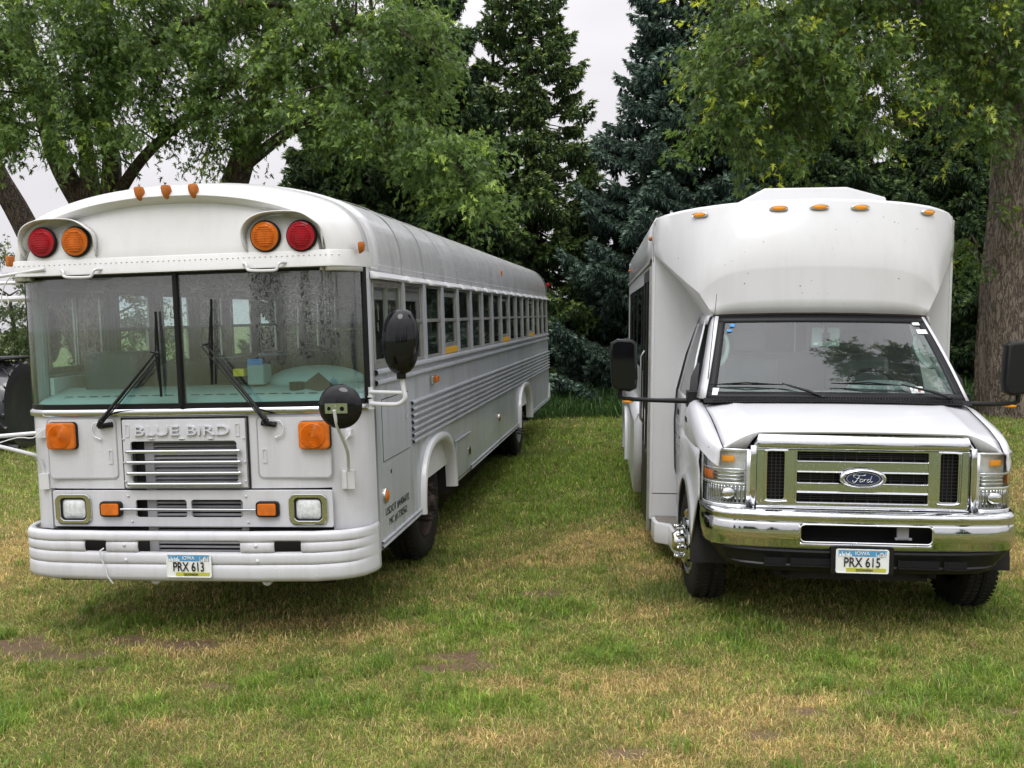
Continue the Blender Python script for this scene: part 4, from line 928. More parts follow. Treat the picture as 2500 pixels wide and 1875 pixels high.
for s in (-1,1):
    for a,b in ((.20,.44),(.47,.60)):
        MB().box(V(s*a),V(s*b),-.125+.0,-.119,.545,.585).build('valance_recess',M['mblack'],fb,smooth=False)
        MB().box(V(s*a),V(s*b),-.132,-.115,.534,.543).box(V(s*a)-.004,V(s*a)+.004,-.13,-.115,.543,.588).build('valance_rib',M['black'],fb)
licence(van,-.007+0,-.158,.584,.312,.148,'PRX 615')
plate('plate_bracket',[rrect(-.19,.18,.50,.672,.015,4)],.008,M['black'],van,at=-.150)
# ---- hood: rows from the front edge back to the cowl
def hood_row(y,zc,ze,xe,crown,crease):
    r=[]
    for k in np.linspace(-1,1,41):
        a=abs(k); x=k*xe
        z=zc-(zc-ze)*a**2.6
        z+=crease*math.exp(-((a-.80)/.05)**2)
        r.append((V(x),y+.02*a*a*(1 if y<.4 else -1.6),z))
    return r
HR=[(.012,1.355,1.335,.66,0,0)]
rows=[]
def hoodf(y,k):
    # edge half width and heights along the hood
    xe=interp([.0,.05,.12,.3,.5,.75],[.835,.845,.85,.858,.868,.885],y)
    zc=interp([.0,.05,.12,.3,.5,.75],[1.352,1.366,1.384,1.420,1.452,1.482],y)
    ze=interp([.0,.05,.12,.3,.5,.75],[1.238,1.262,1.292,1.345,1.392,1.440],y)
    a=abs(k); x=k*xe
    # flat top to |x|=.62 then shoulder down to the edge
    t=max(a-.74,0)/.26; z=zc-.018*a*a-(zc-ze-.018)*(t**1.5)
    z+=.008*math.exp(-((a-.78)/.03)**2)*min(y*4,1)
    yy_=y+ (.028 if y<.3 else 0)*a*a*(1-y/.3 if y<.3 else 0) -(.06*(1-a*a))*max(0,(y-.5)/.25)
    return (V(x),yy_,z)
ks=sorted(set(list(np.linspace(-1,1,49))+[.66/.835,-.66/.835]))
rows=[[hoodf(y,k) for k in ks] for y in (.0,.03,.07,.12,.2,.3,.4,.5,.6,.68,.75)]
# front drop of the hood down to headlight / grille line
def drop(k):
    x,y,z=hoodf(0,k); a=abs(k)
    zz=interp([.0,.640,.662,.672,.676],[z-.012,z-.012,z-.04,1.30,1.236],a*.835); return (x,y,zz)
rows=[[drop(k) for k in ks]]+rows
MB().sheet(rows).build('hood',M['auto'],van,solid=.012,offset=-1,angle=40)
# fender / corner panels: side body from headlight edge to the door
for s in (-1,1):
    # y stations and profile (x,z) pairs from hood edge down
    st=[(.03,[(.842,1.245),(.86,1.24),(.875,1.238),(.885,1.237)]),]
    def prof_at(y):
        xt=interp([.0,.12,.3,.5,.75,.95],[.845,.858,.868,.876,.892,.895],y); zt=interp([.0,.05,.12,.3,.5,.75,.95],[1.236,1.255,1.286,1.34,1.388,1.438,1.452],y)
        xm=interp([.0,.06,.12,.2,.3,.5,.75,.95],[.868,.905,.93,.955,.968,.978,.982,.982],y)
        return [(xt,zt),(xt*.55+xm*.45,zt-.006),(xt*.25+xm*.75,zt-.022),(xm-.006,zt-.055),(xm,zt-.11),(xm+.002,1.20 if zt-.11>1.22 else zt-.115)]
    rows=[]
    for y in (.0,.04,.08,.12,.18,.24,.32,.45,.6,.75,.95,1.02):
        rows.append([(V(s*x),y,z) for x,z in prof_at(y)])
    MB().sheet(rows).build('fender_top',M['auto'],van,solid=.01,offset=-1 if s>0 else 1,angle=60)
    # lower fender with wheel arch, y from headlight end
    WY,WR=.72,.455
    def lowz(y):
        d=abs(y-WY)
        return .44+math.sqrt(max(WR*WR-d*d,0))*1.05 if d<WR else .36
    ys=[.235,.25,.265,.28,.32,.38,.45,.55,.65,.72,.8,.9,1.0,1.08,1.13,1.16,1.175,1.2,1.3]
    rows=[]
    for y in ys:
        zb=max(lowz(y),.36 if y>1.17 else .86 if y<.27 else .36); z1=1.205
        fl=math.exp(-((abs(y-WY)-WR)/.16)**2) if abs(y-WY)>0 else 0
        row=[]
        for t in np.linspace(0,1,9):
            z=z1+(zb-z1)*t; d=math.hypot(y-WY,z-.44)-WR
            bul=.035*math.exp(-(max(d,0)/.07)**2); xm=interp([.2,.3,.5,.75,1.3],[.950,.968,.978,.982,.982],y)
            row.append((V(s*(xm+bul+ (.012*math.exp(-((z-1.12)/.05)**2)))),y,z))
        rows.append(row)
    MB().sheet(rows).build('front_fender',M['auto'],van,solid=.01,offset=-1 if s>0 else 1,angle=60)
    # arch lip and inner housing
    arcp=[(WY-WR*math.cos(a),.44+WR*1.05*math.sin(a)) for a in np.linspace(.0,math.pi,20)]
    MB().sheet([[(V(s*1.012),p,q) for p,q in arcp],[(V(s*.60),p,q) for p,q in arcp]]).build('wheel_housing',M['dark'],van)
    # hood gap
    MB().tube([hoodf(y,s*1.004) for y in (.0,.1,.2,.3,.4,.5,.6,.7,.75)],.0045,5).build('hood_gap',M['mblack'],van)
# ---- cowl and windshield
ck=np.linspace(-1,1,33)
def wsb(k,off=0,dz=0): return (V(k*.872),.745-.085*(1-k*k)+off,1.500+.012*(1-k*k)+dz)
def wst_(k,off=0,dz=0): return (V(k*.735),1.245-.07*(1-k*k)+off,2.045+.010*(1-k*k)+dz)
MB().sheet([[(V(k*.895),.66-.06*(1-k*k),1.462+.02*(1-k*k)) for k in ck],[(V(k*.895),.70-.07*(1-k*k),1.482+.02*(1-k*k)) for k in ck],[(V(k*.885),.775-.085*(1-k*k),1.500+.012*(1-k*k)) for k in ck]]).build('cowl',M['mblack'],van)
cs=MB()
for k in np.linspace(-.93,.93,84):
    a=(V(k*.89),.672-.062*(1-k*k),1.474+.02*(1-k*k)); b=(V(k*.89+.008),.715-.075*(1-k*k),1.496+.016*(1-k*k)); cs.tube([a,b],.0035,4)
cs.build('cowl_slats',M['black'],van,smooth=False)
def wrow(t,kk,off=0,ins=0):
    r=[]
    for k in kk:
        b=wsb(k*(1-ins*.5)); a=wst_(k*(1-ins*.6)); r.append((b[0]*(1-t)+a[0]*t,b[1]*(1-t)+a[1]*t+off-.03*math.sin(math.pi*t),b[2]*(1-t)+a[2]*t))
    return r
MB().sheet([wrow(t,ck) for t in np.linspace(0.0,1,9)]).build('windshield',M['vglass'],van,angle=80)
wf=MB()
kk=np.linspace(-1,1,33)
wf.sheet([wrow(.94,kk,-.004),wrow(1.03,kk,-.004)]); wf.sheet([wrow(-.03,kk,-.004),wrow(.055,kk,-.004)])
for s in (-1,1):
    L=[];R=[]
    for t in np.linspace(0,1.02,12):
        L.append(wrow(t,[s*1.0],-.004)[0]); R.append(wrow(t,[s*.93],-.004)[0])
    wf.sheet([L,R])
wf.build('windshield_frit',M['seal'],van,solid=.006,offset=0)
# cab pillars, roof lip, doors
for s in (-1,1):
    P1=[(wrow(t,[s*1.0],-.006)[0]) for t in np.linspace(-.03,1.02,9)]
    P2=[(p[0]+s*.022,p[1]+.02,p[2]+.0) for p in P1]; P3=[(p[0]+s*.034,p[1]+.055,p[2]-.002) for p in P1]; P4=[(p[0]+s*.045,p[1]+.13,p[2]-.004) for p in P1]
    MB().sheet([P1,P2,P3,P4]).build('windshield_pillar',M['auto'],van,solid=.012,offset=0,angle=60)
    # door: curved side from belt to roof, window set in
    def dpt(y,z):
        # half width of cab side
        x=interp([.36,.8,1.2,1.45,1.75,2.06],[.955,.972,.982,.965,.895,.800],z); return (V(s*x),y,z)
    def yf(z): return interp([1.45,2.06],[.80,1.30],z)+.14
    zz=[1.45,1.5,1.6,1.75,1.9,2.0,2.06]
    # window frame
    MB().sheet([[dpt(yf(z)+.0,z) for z in zz],[dpt(yf(z)+.05,z) for z in zz]]).build('door_frame',M['auto'],van,solid=.012,offset=0)
    MB().sheet([[dpt(yf(z)+.05,z) for z in zz[:-1]],[dpt(1.80,z) for z in zz[:-1]]]).build('door_glass',M['sglass'],van)
    MB().sheet([[dpt(1.80,z) for z in zz],[dpt(1.95,z) for z in zz]]).build('door_pillar',M['auto'],van)
    MB().sheet([[dpt(y,2.0),dpt(y,2.06),(V(s*.76),y,2.075)] for y in (1.3,1.95)]).build('roof_rail',M['auto'],van,solid=.01)
    MB().sheet([[dpt(y,z) for y in (.96,1.2,1.5,1.95)] for z in (1.452,1.43,1.3,1.2,1.12,1.0,.8,.6,.5)],None).build('cab_door',M['auto'],van,solid=.012,offset=0,angle=60)
    sg=MB(); 
    for zA,zB in ((.5,1.44),): sg.tube([dpt(1.32,zA)[:1]+(1.32,zA),dpt(1.32,zB)[:1]+(1.32,zB)],.004,4)
    sg.tube([(V(s*.985),1.0,1.12),(V(s*.985),1.95,1.10)],.005,5)
    sg.build('door_gap',M['mblack'],van)
    plate('door_handle',[rrect(1.66,1.80,1.27,1.315,.01)],.03,M['black'],van,at=V(s*.992),plane='YZ+' if s>0 else 'YZ-',bevel=.004)
    plate('fender_badge',[rrect(.86,1.0,1.30,1.335,.006)],.012,M['black'],van,at=V(s*.995),plane='YZ+' if s>0 else 'YZ-')
for k,(t,w,h) in enumerate((('Ho Party Rental LLC',.46,.05),('Lake, IA',.22,.035),('USDOT 4406692',.34,.035),('MC 1730562',.26,.035))):
    place_text('door_lettering',t,1.56,1.205-.07*k-(.01 if k else 0),h*.9,w,M['louvre'],van,V(-.993),'YZ-',.002)
# steps and side running board (left in picture)
for s in (-1,1):
    pl_=[(V(s*x),y) for x,y in ((.90,1.30),(1.02,1.30),(1.045,1.42),(1.055,1.62),(1.16,1.70),(1.175,1.80),(1.175,1.945),(.90,1.945))]
    pt_=[(V(s*x),y) for x,y in ((.95,1.33),(1.00,1.33),(1.02,1.44),(1.03,1.66),(1.13,1.73),(1.145,1.82),(1.145,1.93),(.95,1.93))]
    w_=plate('entry_step',[pl_],.17,M['whitep'],van,at=.300,plane='XY',bevel=.02)
    plate('step_tread',[pt_],.006,M['tread'],w_,at=.389,plane='XY')
    MB().box(V(s*.86),V(s*.945),1.28,1.93,.385,.56).build('step_riser',M['whitep'],w_,bevel=.01)
# ---- coach body
BW=1.19; BY=1.95; BE=8.3
def broof(x): return 2.862+.098*(1-(abs(x)/1.17)**2.2)
bxs=list(np.linspace(-1.17,1.17,29))
def bsec(y,dz=0): return [(V(-BW),y,2.50)]+[(V(-BW),y,2.74)]+[(V(-1.183),y,2.83)]+[(V(x),y,broof(x)+dz) for x in bxs]+[(V(1.183),y,2.83)]+[(V(BW),y,2.74)]+[(V(BW),y,2.50)]
MB().sheet([bsec(y) for y in (BY,3,5,BE)]).build('coach_roof',M['gel'],van,solid=.02,offset=-1,angle=40)
# front wall of the coach either side of the cab
fw=[(V(x),z) for x,z in [(-BW,.58),(-.94,.58),(-.99,.8),(-1.0,1.2),(-.985,1.45),(-.91,1.75),(-.80,2.06),(.80,2.06),(.91,1.75),(.985,1.45),(1.0,1.2),(.99,.8),(.94,.58),(BW,.58),(BW,2.83),(0,2.90),(-BW,2.83)]]
plate('coach_front_wall',[fw],.03,M['gel'],van,at=BY)
plate('coach_front_skirt',[[(V(-BW),.385),(V(-.90),.385),(V(-.92),.572),(V(-BW),.572)]],.03,M['gel'],van,at=BY+.002)
plate('coach_front_skirt',[[(V(BW),.36),(V(.90),.36),(V(.92),.575),(V(BW),.575)]],.03,M['gel'],van,at=BY+.002)
# rounded front corners strip
for s in (-1,1):
    MB().sheet([[(V(s*(BW-.02)),BY-.004,z),(V(s*(BW-.004)),BY+.002,z),(V(s*(BW+.002)),BY+.02,z),(V(s*(BW+.003)),BY+.09,z)] for z in (.36,2.80)]).build('corner_trim',M['gel'],van,angle=70)
# side walls: left in picture has the passenger door (glass) then windows
for s in (-1,1):
    pl='YZ+' if s>0 else 'YZ-'; X=V(s*BW)
    plate('side_wall',[[(BY+.1,.62),(BE,.62),(BE,2.52),(BY+.1,2.52)],rrect(BY+.55,BE-.35,1.50,2.36,.04)],.03,M['gel'],van,at=X,plane=pl)
    plate('side_glass',[rrect(BY+.56,BE-.36,1.51,2.35,.04)],.006,M['tglass'],van,at=X-s*.004,plane=pl)
    for y in (3.9,5.1,6.3,7.3): MB().box(X-s*.01,X+s*.004,y-.02,y+.02,1.51,2.35).build('window_divider',M['black'],van)
    # lower flared skirt with wheel arch
    FW=BW+.085
    sk_=[(3.30,.33)]+[(5.35,.33)]+arch(5.95,.50,.86,.33,16)+[(6.55,.33),(BE-.02,.38),(BE-.02,1.0),(3.30,1.0)]
    plate('flared_skirt',[sk_],.06,M['gel'],van,at=V(s*(FW)),plane=pl,bevel=.004)
    MB().sheet([[(V(s*(BW-.01)),y,1.14),(V(s*(BW+.05)),y,1.10),(V(s*(FW-.01)),y,1.03),(V(s*FW),y,.99)] for y in (3.30,5,BE-.02)]).build('skirt_cap',M['gel'],van,solid=.008,offset=0,angle=60)
    MB().sheet([[(V(s*(BW-.01)),3.29,z),(V(s*(FW)),3.30,z)] for z in (.33,1.0)]+[[(V(s*(BW-.01)),3.29,1.14),(V(s*(BW+.03)),3.29,1.12)]]).build('skirt_end',M['gel'],van,solid=.006,offset=0)
    a=arch(5.95,.53,.90,.33,16)
    MB().tube([(V(s*(FW+.012)),p,q) for p,q in a],.022,8).build('arch_flare',M['whitep'],van)
    MB().box(V(s*.5),V(s*1.1),3.3,BE,.34,.60).build('belly',M['dark'],van)
    # gutter rail and marker lights
    MB().sheet([[(X,y,2.535),(X+s*.016,y,2.53),(X+s*.018,y,2.50),(X,y,2.495)] for y in (BY+.09,BE)]).build('drip_rail',M['alu'],van)
    for y in (2.06,7.9): MB().blob((X+s*.012,y,2.70),(.02,.05,.02),12,6).build('side_marker_lamp',M['amberd'],van)
# entry door on the picture-left side
X=V(-BW)
ed=plate('entry_door',[rrect(BY+.12,3.18,.26,2.46,.02),rrect(BY+.22,BY+.60,.85,2.36,.03),rrect(BY+.70,3.08,.85,2.36,.03)],.025,M['black'],van,at=X-.014,plane='YZ-',bevel=.003)
plate('door_pane',[rrect(BY+.18,3.12,.80,2.40,.02)],.005,M['tglass'],ed,at=X-.006,plane='YZ-')
MB().box(X-.02,X+.01,BY+.09,BY+.125,.24,2.47).build('door_post',M['alu'],ed)
MB().tube([(X-.03,2.5,1.1),(X-.06,2.5,1.15),(X-.06,2.5,1.7),(X-.03,2.5,1.75)],.012,8).build('grab_rail',M['steel'],ed)
plate('coach_rear_wall',[[(V(-BW),.5),(V(BW),.5),(V(BW),2.83),(V(0),2.95),(V(-BW),2.83)]],.03,M['gel'],van,at=BE-.01)
MB().box(V(-BW+.03),V(BW-.03),BY+.03,BE-.03,.60,.66).build('coach_floor',M['floor'],van)
# ---- moulded cap over the cab
S=[-1,-.93,-.87,-.81,-.75,-.6,-.45,-.25,0]
topA={1:(1.172,1.935,2.85),.93:(1.10,1.80,2.867),.87:(1.02,1.70,2.88),.81:(.95,1.63,2.888),.75:(.87,1.55,2.895),.6:(.69,1.46,2.910),.45:(.52,1.41,2.920),.25:(.29,1.38,2.930),0:(0,1.37,2.934)}
midB={1:(1.185,1.930,2.575),.93:(1.100,1.775,2.482),.87:(1.02,1.63,2.393),.81:(.945,1.48,2.310),.75:(.872,1.345,2.234),.6:(.745,1.265,2.350),.45:(.57,1.235,2.408),.25:(.30,1.205,2.432),0:(0,1.195,2.438)}
botC={1:(1.185,1.932,2.573),.93:(1.099,1.777,2.480),.87:(1.018,1.632,2.391),.81:(.943,1.482,2.308),.75:(.775,1.265,2.070),.6:(.63,1.235,2.078),.45:(.47,1.21,2.083),.25:(.26,1.19,2.088),0:(0,1.18,2.090)}
def caprow(D):
    keys=[1,.93,.87,.81,.75,.6,.45,.25,0]; h=[D[k] for k in keys]
    return [(V(-x),y,z) for x,y,z in h]+[(V(x),y,z) for x,y,z in h[::-1][1:]]
A_,B_,C_=caprow(topA),caprow(midB),caprow(botC)
def mix(P,Q,t,bul=0): return [tuple((np.array(p)*(1-t)+np.array(q)*t)+np.array((0,-bul*math.sin(math.pi*t),0))) for p,q in zip(P,Q)]
def dens(row): # straight facets at the side creases, smooth in the middle
    n=len(row); mid=catmull(row[4:n-4],3); out=[]
    for p,q in zip(row[:4],row[1:5]):
        for t in (0,.5): out.append(tuple(np.array(p)*(1-t)+np.array(q)*t))
    out+=mid
    for p,q in zip(row[n-5:-1],row[n-4:]):
        for t in (.5,1): out.append(tuple(np.array(p)*(1-t)+np.array(q)*t))
    return out
R0=[(x,y+.16+.0*x,z+.020) for x,y,z in A_]; R0=[(x,max(y,0),min(z,broof(x-CX)+.012)) for x,y,z in R0]
Rb=[(V(max(-1.165,min(1.165,(x-CX)))),2.02,broof(x-CX)+.003) for x,y,z in A_]
Ae=[(x,y+.02,z+.006) for x,y,z in A_]
Ad=[(x,y-.004,z-.012) for x,y,z in A_]
rows=[Rb,mix(Rb,Ae,.5),Ae,Ad]+[mix(Ad,B_,t,.02) for t in (.25,.5,.75)]+[mix(B_,C_,-.04) if False else B_]+[mix(B_,C_,t) for t in (.06,.4,.7)]+[C_]
rows=[dens(r) for r in rows]
cap=MB().sheet(rows).build('cab_roof_cap',M['gelbug'],van,solid=.012,offset=-1,angle=24)
# underside back to the coach front wall
D_=[]
for (x,y,z),(xa,ya,za) in zip(C_,C_): 
    k=abs(x-CX); D_.append((CX+(x-CX)*.985,1.952,z-.02 if k>.5 else z+.01))
E_=[(x,y+.012,z-.008) for x,y,z in C_]
MB().sheet([dens(C_),dens(E_),dens(D_)]).build('cap_underside',M['gel'],van,angle=40)
MB().sheet([[(x*1.0,y+.004,z-.012) for x,y,z in C_[4:13]],[(x,y+.0,z+.0) for x,y,z in C_[4:13]]]).build('cap_gasket',M['rust'],van)
# marker lights
def capy(x,z=2.86):
    xs_=[p[0]-CX for p in A_]; yA=interp(xs_,[p[1] for p in A_],x); zA=interp(xs_,[p[2] for p in A_],x); yB=interp([p[0]-CX for p in B_],[p[1] for p in B_],x); zB=interp([p[0]-CX for p in B_],[p[2] for p in B_],x)
    t=min(max((zA-z)/(zA-zB),0),1); return yA+(yB-yA)*t-.02*math.sin(math.pi*t)
for x,z in ((-.86,2.838),(-.295,2.866),(.0,2.872),(.298,2.868),(.835,2.845)):
    y=capy(x,z)-.010; sl=(capy(abs(x)+.02)-capy(abs(x)-.02))/.04*(1 if x>0 else -1)
    a=math.atan(sl)
    def el(rx,rz,off,n=26): return [(V(x)+rx*math.cos(2*math.pi*k/n)*math.cos(a)+off*math.sin(a)*1,y+rx*math.cos(2*math.pi*k/n)*math.sin(a)-off*math.cos(a),z+rz*math.sin(2*math.pi*k/n)) for k in range(n)]
    r=MB().sheet([el(.068,.023,-.01),el(.068,.023,.008),el(.060,.018,.016),el(.054,.015,.012)],closed=True).build('marker_lamp',M['steel'],van,angle=50)
    MB().sheet([el(.054,.0155,.010),el(.045,.012,.020),el(.025,.006,.024),el(.001,.0005,.025)],closed=True).build('lens',M['amberlit'],r,angle=70)
# roof unit
ru=MB(); P=[(-.60,2.93),(-.25,3.118),(.41,3.124),(.715,3.035),(.73,2.93)]
for y,sx_ in ((2.05,1.0),(3.3,.97)): pass
ru.sheet([[(x,2.08+.25*(z-2.93),z) for x,z in P],[(x,3.3,z) for x,z in P]]); ru.add([(x,2.08+.25*(z-2.93),z) for x,z in P],[(0,1,2,3,4)]); ru.add([(x,3.3,z) for x,z in P],[(4,3,2,1,0)])
ru.build('roof_unit',M['gel'],van,bevel=.012,smooth=False)
# wipers
def vw(p,e,t0,t1):
    h=MB().blob(p,(.025,.02,.015),10,6).build('wiper',M['black'],van)
    MB().tube([p,tuple(np.array(p)*.65+np.array(e)*.35+np.array((0,-.008,.006))),e],[.012,.011,.006],6).build('wiper_arm',M['black'],h)
    b=MB(); a,c=np.array(t0),np.array(t1); b.tube([t0,tuple((a+c)/2+np.array((0,0,.0))),t1],[.004,.006,.004],6); b.tube([tuple(a*.85+c*.15),tuple((a+c)/2+np.array((0,-.022,.014))),tuple(a*.15+c*.85)],.005,6); b.build('wiper_blade',M['mblack'],h)
vw((-.075,.655,1.512),(-.345,.70,1.60),(-.83,.775,1.583),(-.335,.70,1.592))
vw((.765,.68,1.515),(.455,.71,1.60),(-.015,.69,1.604),(.47,.70,1.594))
MB().tube([(V(-.87),.80,1.44),(V(-.79),.92,2.22)],[.004,.0018],6).blob((V(-.875),.79,1.43),(.028,.03,.022),12,8).build('whip_antenna',M['mblack'],van)
# ---- mirrors
for s in (-1,1):
    cx=s*1.425+ (0.0 if s<0 else -.02)
    m=MB(); m.sheet([[(V(s*.905),.93,1.44),(V(s*.93),1.02,1.44)],[(V(s*.915),.93,1.50),(V(s*.935),1.05,1.53)],[(V(s*.895),1.06,1.56),(V(s*.91),1.12,1.60)]])
    m=MB().box(V(s*.90),V(s*.985),.93,1.05,1.40,1.52); 
    m.tube([(V(s*.95),.98,1.445),(V(s*1.2),1.08,1.437),(cx-s*.02,1.18,1.437),(cx+s*.02,1.19,1.45),(cx+s*.02,1.19,1.52)],[.022,.017,.017,.019,.019],8)
    m.add([(V(s*.915),.95,1.42),(V(s*.975),.97,1.42),(V(s*.955),1.02,1.62),(V(s*.90),1.0,1.62),(V(s*.905),1.0,1.42),(V(s*.965),1.14,1.42),(V(s*.90),1.12,1.72),(V(s*.88),1.1,1.72)],[(0,1,2,3),(1,5,6,2),(4,0,3,7),(3,2,6,7),(5,4,7,6)])
    b=m.build('mirror_arm',M['black'],van,bevel=.008)
    h=plate('mirror_housing',[[ (cx+s*a,z) for a,z in ((-.095,1.86),(-.06,1.885),(.05,1.89),(.10,1.86),(.105,1.80),(.09,1.56),(.07,1.515),(-.05,1.495),(-.10,1.52),(-.108,1.60))]],.11,M['gblack'] if s<0 else M['black'],b,at=1.10,bevel=.02)
    MB().blob((cx-s*.04,1.165,1.418),(.045,.018,.010),12,6).build('mirror_marker',M['amberlit'],b)
# ---- interior
MB().sheet([[(V(k*.86),.76-.08*(1-k*k),1.508+.01*(1-k*k)) for k in ck],[(V(k*.87),1.05,1.525) for k in ck],[(V(k*.87),1.18,1.46) for k in ck],[(V(k*.87),1.20,1.0) for k in ck]]).build('dashboard',M['grey'],van,angle=60)
MB().blob((V(.42),1.08,1.545),(.26,.13,.06),18,8).build('instrument_hood',M['grey'],van)
st=MB(); st.tube([(V(.42)+.19*math.cos(a),1.30-.10*math.sin(a)*-1,1.50+.16*math.sin(a)) for a in np.linspace(0,2*math.pi,30)],.014,8,caps=False); st.tube([(V(.24),1.3,1.5),(V(.60),1.3,1.5)],.012,6); st.build('steering_wheel',M['mblack'],van)
for sx_ in (-.42,.42):
    MB().box(V(sx_-.25),V(sx_+.25),1.35,1.85,1.05,1.20).box(V(sx_-.24),V(sx_+.24),1.72,1.86,1.2,1.75).box(V(sx_-.13),V(sx_+.13),1.76,1.85,1.77,1.95).build('cab_seat',M['grey'],van,bevel=.05)
pw=[(V(x),z) for x,z in [(-1.1,.66),(1.1,.66),(1.1,2.7),(-1.1,2.7)]]
plate('partition',[pw,rrect(V(-.50),V(.12),1.76,2.10,.05)],.02,M['lgrey'],van,at=2.25)
plate('partition_trim',[rrect(V(-.53),V(.15),1.73,2.13,.06),rrect(V(-.50),V(.12),1.76,2.10,.05)],.02,M['lgrey'],van,at=2.235)
MB().sheet([[(V(x),1.28,2.03),(V(x),2.25,2.03)] for x in (-.78,.78)]).build('cab_headliner',M['lgrey'],van)
mo=plate('mirror_monitor',[rrect(-.035,.166,1.838,1.978,.008)],.02,M['lgrey'],van,at=1.24,bevel=.003)
MB().tube([(.065,1.25,2.03),(.065,1.235,1.92)],.012,6).box(.04,.09,1.22,1.24,1.88,1.94).build('monitor_mount',M['black'],mo)
MB().box(-.02,.012,1.236,1.2385,1.85,1.868).box(.11,.14,1.236,1.2385,1.85,1.868).build('monitor_labels',M['whitestk'],mo,smooth=False)
for s in (-1,1):
    MB().tube(catmull([(V(s*.70),1.27,1.92),(V(s*.685),1.22,1.90),(V(s*.675),1.18,1.84),(V(s*.70),1.12,1.75),(V(s*.75),1.08,1.70),(V(s*.79),1.07,1.72),(V(s*.80),1.09,1.76)],4),.017,8).build('grab_handle',M['lgrey'],van)
    Pi=[(wrow(t,[s*.97],.05)[0]) for t in np.linspace(0,1,7)]
    MB().sheet([[(p[0],p[1],p[2]) for p in Pi],[(p[0]-s*.03,p[1]+.08,p[2]) for p in Pi]]).build('pillar_trim',M['lgrey'],van,solid=.01)
# stickers on the windshield
def sticker(name,k,t,w,h,m,par=van,off=-.010):
    p=wrow(t,[k],off)[0]; q=wrow(t+.05,[k],off)[0]; d=(Vector(q)-Vector(p)).normalized()
    a=Vector(p); ux=Vector((1,0,0)); v=[a-ux*w/2-d*h/2,a+ux*w/2-d*h/2,a+ux*w/2+d*h/2,a-ux*w/2+d*h/2]
    return MB().add(v,[(0,1,2,3)]).build(name,m,par,smooth=False,solid=.001)
sticker('windshield_sticker',.64,.10,.085,.055,M['whitestk']); p=wrow(.10,[.64],-.0125)[0]
o=place_text('sticker_lettering','2  16',p[0],p[2],.022,.065,M['ink'],van,p[1]-.002,depth=.001)
sticker('windshield_sticker',.655,.10,.016,.04,M['redstk'],off=-.012)
sticker('windshield_sticker',-.935,.06,.042,.06,M['whitestk'])
sticker('windshield_sticker',.90,.93,.05,.03,M['whitestk']); sticker('windshield_sticker',.92,.83,.07,.045,M['whitestk'])
sticker('windshield_sticker',-.86,.90,.035,.03,M['bluestk']); sticker('windshield_sticker',-.885,.83,.032,.025,M['bluestk']); 
# ---- wheels
def van_wheel(x,y,s,steer,dual=False):
    root=bpy.data.objects.new('wheel',None); COL.objects.link(root); root.parent=van; root.location=(x,y,.462 if y<2 else .435); root.rotation_euler=(0,0,steer)
    r=.386; w=.215
    prof=[(.215,-w+.03),(.24,-w+.005),(.30,-w),(.36,-w+.008),(.384,-w+.03),(r,-w+.055),(r,-w+.08),(r-.01,-w+.082),(r-.01,-w+.09),(r,-w+.092),(r,-.118),(r-.01,-.116),(r-.01,-.108),(r,-.106),(r,-.055),(.384,-.03),(.36,-.008),(.30,0),(.24,-.005),(.222,-.02)]
    tr=MB().lathe([(a,b*s) for a,b in prof],(0,0,0),'X',56,caps=False)
    for k in range(64):
        for off in (-.03,-.075,-w+.075,-w+.03):
            a=2*math.pi*(k+(.5 if off<-.05 else 0))/64; c,q=math.cos(a),math.sin(a); R=r-.004; d=.024
            R2=r+.006 if -.2<off<-.04 else r-.002
            tr.add([(s*(off-.017),R*c-d*q*.5,R*q+d*c*.5),(s*(off+.017),R*c-d*q*.5,R*q+d*c*.5),(s*(off+.017),R*c+d*q*.5,R*q-d*c*.5),(s*(off-.017),R*c+d*q*.5,R*q-d*c*.5),
              (s*(off-.017),R2*c-d*q*.4,R2*q+d*c*.4),(s*(off+.017),R2*c-d*q*.4,R2*q+d*c*.4),(s*(off+.017),R2*c+d*q*.4,R2*q-d*c*.4),(s*(off-.017),R2*c+d*q*.4,R2*q-d*c*.4)],[(4,5,6,7),(0,1,5,4),(1,2,6,5),(2,3,7,6),(3,0,4,7)])
    tr.build('tyre',M['rubber'],root,angle=35)
    rp=[(.225,-.02),(.232,-.004),(.224,.004),(.212,.0),(.20,-.03),(.185,-.02),(.17,.015),(.14,.035),(.10,.04),(.095,.055),(.075,.06),(.07,.085),(.06,.10),(.0005,.105)]
    nb=MB().lathe([(a,b*s) for a,b in rp],(0,0,0),'X',40,caps=False)
    for k in range(8):
        a=2*math.pi*k/8+.2; nb.tube([(s*.03,.113*math.cos(a),.113*math.sin(a)),(s*.075,.113*math.cos(a),.113*math.sin(a))],[.017,.015],8); nb.blob((s*.078,.113*math.cos(a),.113*math.sin(a)),(.016,.016,.016),8,6)
    nb.build('wheel_cover',M['chrome'],root,angle=50)
    for k in range(8): 
        a=2*math.pi*k/8; MB().lathe([(.016,-.012),(.018,-.004)],(s*.02,.186*math.cos(a),.186*math.sin(a)),'X',12).build('hand_hole',M['mblack'],root)
van_wheel(V(-.985),.76,-1,rad(4)); van_wheel(V(.99),.76,1,rad(3)); van_wheel(V(-1.17),5.95,-1,0); van_wheel(V(1.17),5.95,1,0)
MB().box(V(-.5),V(-.4),.1,8,.42,.6).box(V(.4),V(.5),.1,8,.42,.6).box(V(-.45),V(.45),.1,1.9,.40,.62).tube([(V(-.9),.74,.42),(V(.9),.74,.42)],.05,8).tube([(V(-.9),5.95,.42),(V(.9),5.95,.42)],.09,8).box(V(-.85),V(.85),.12,1.9,.86,.9).build('chassis',M['dark'],van)
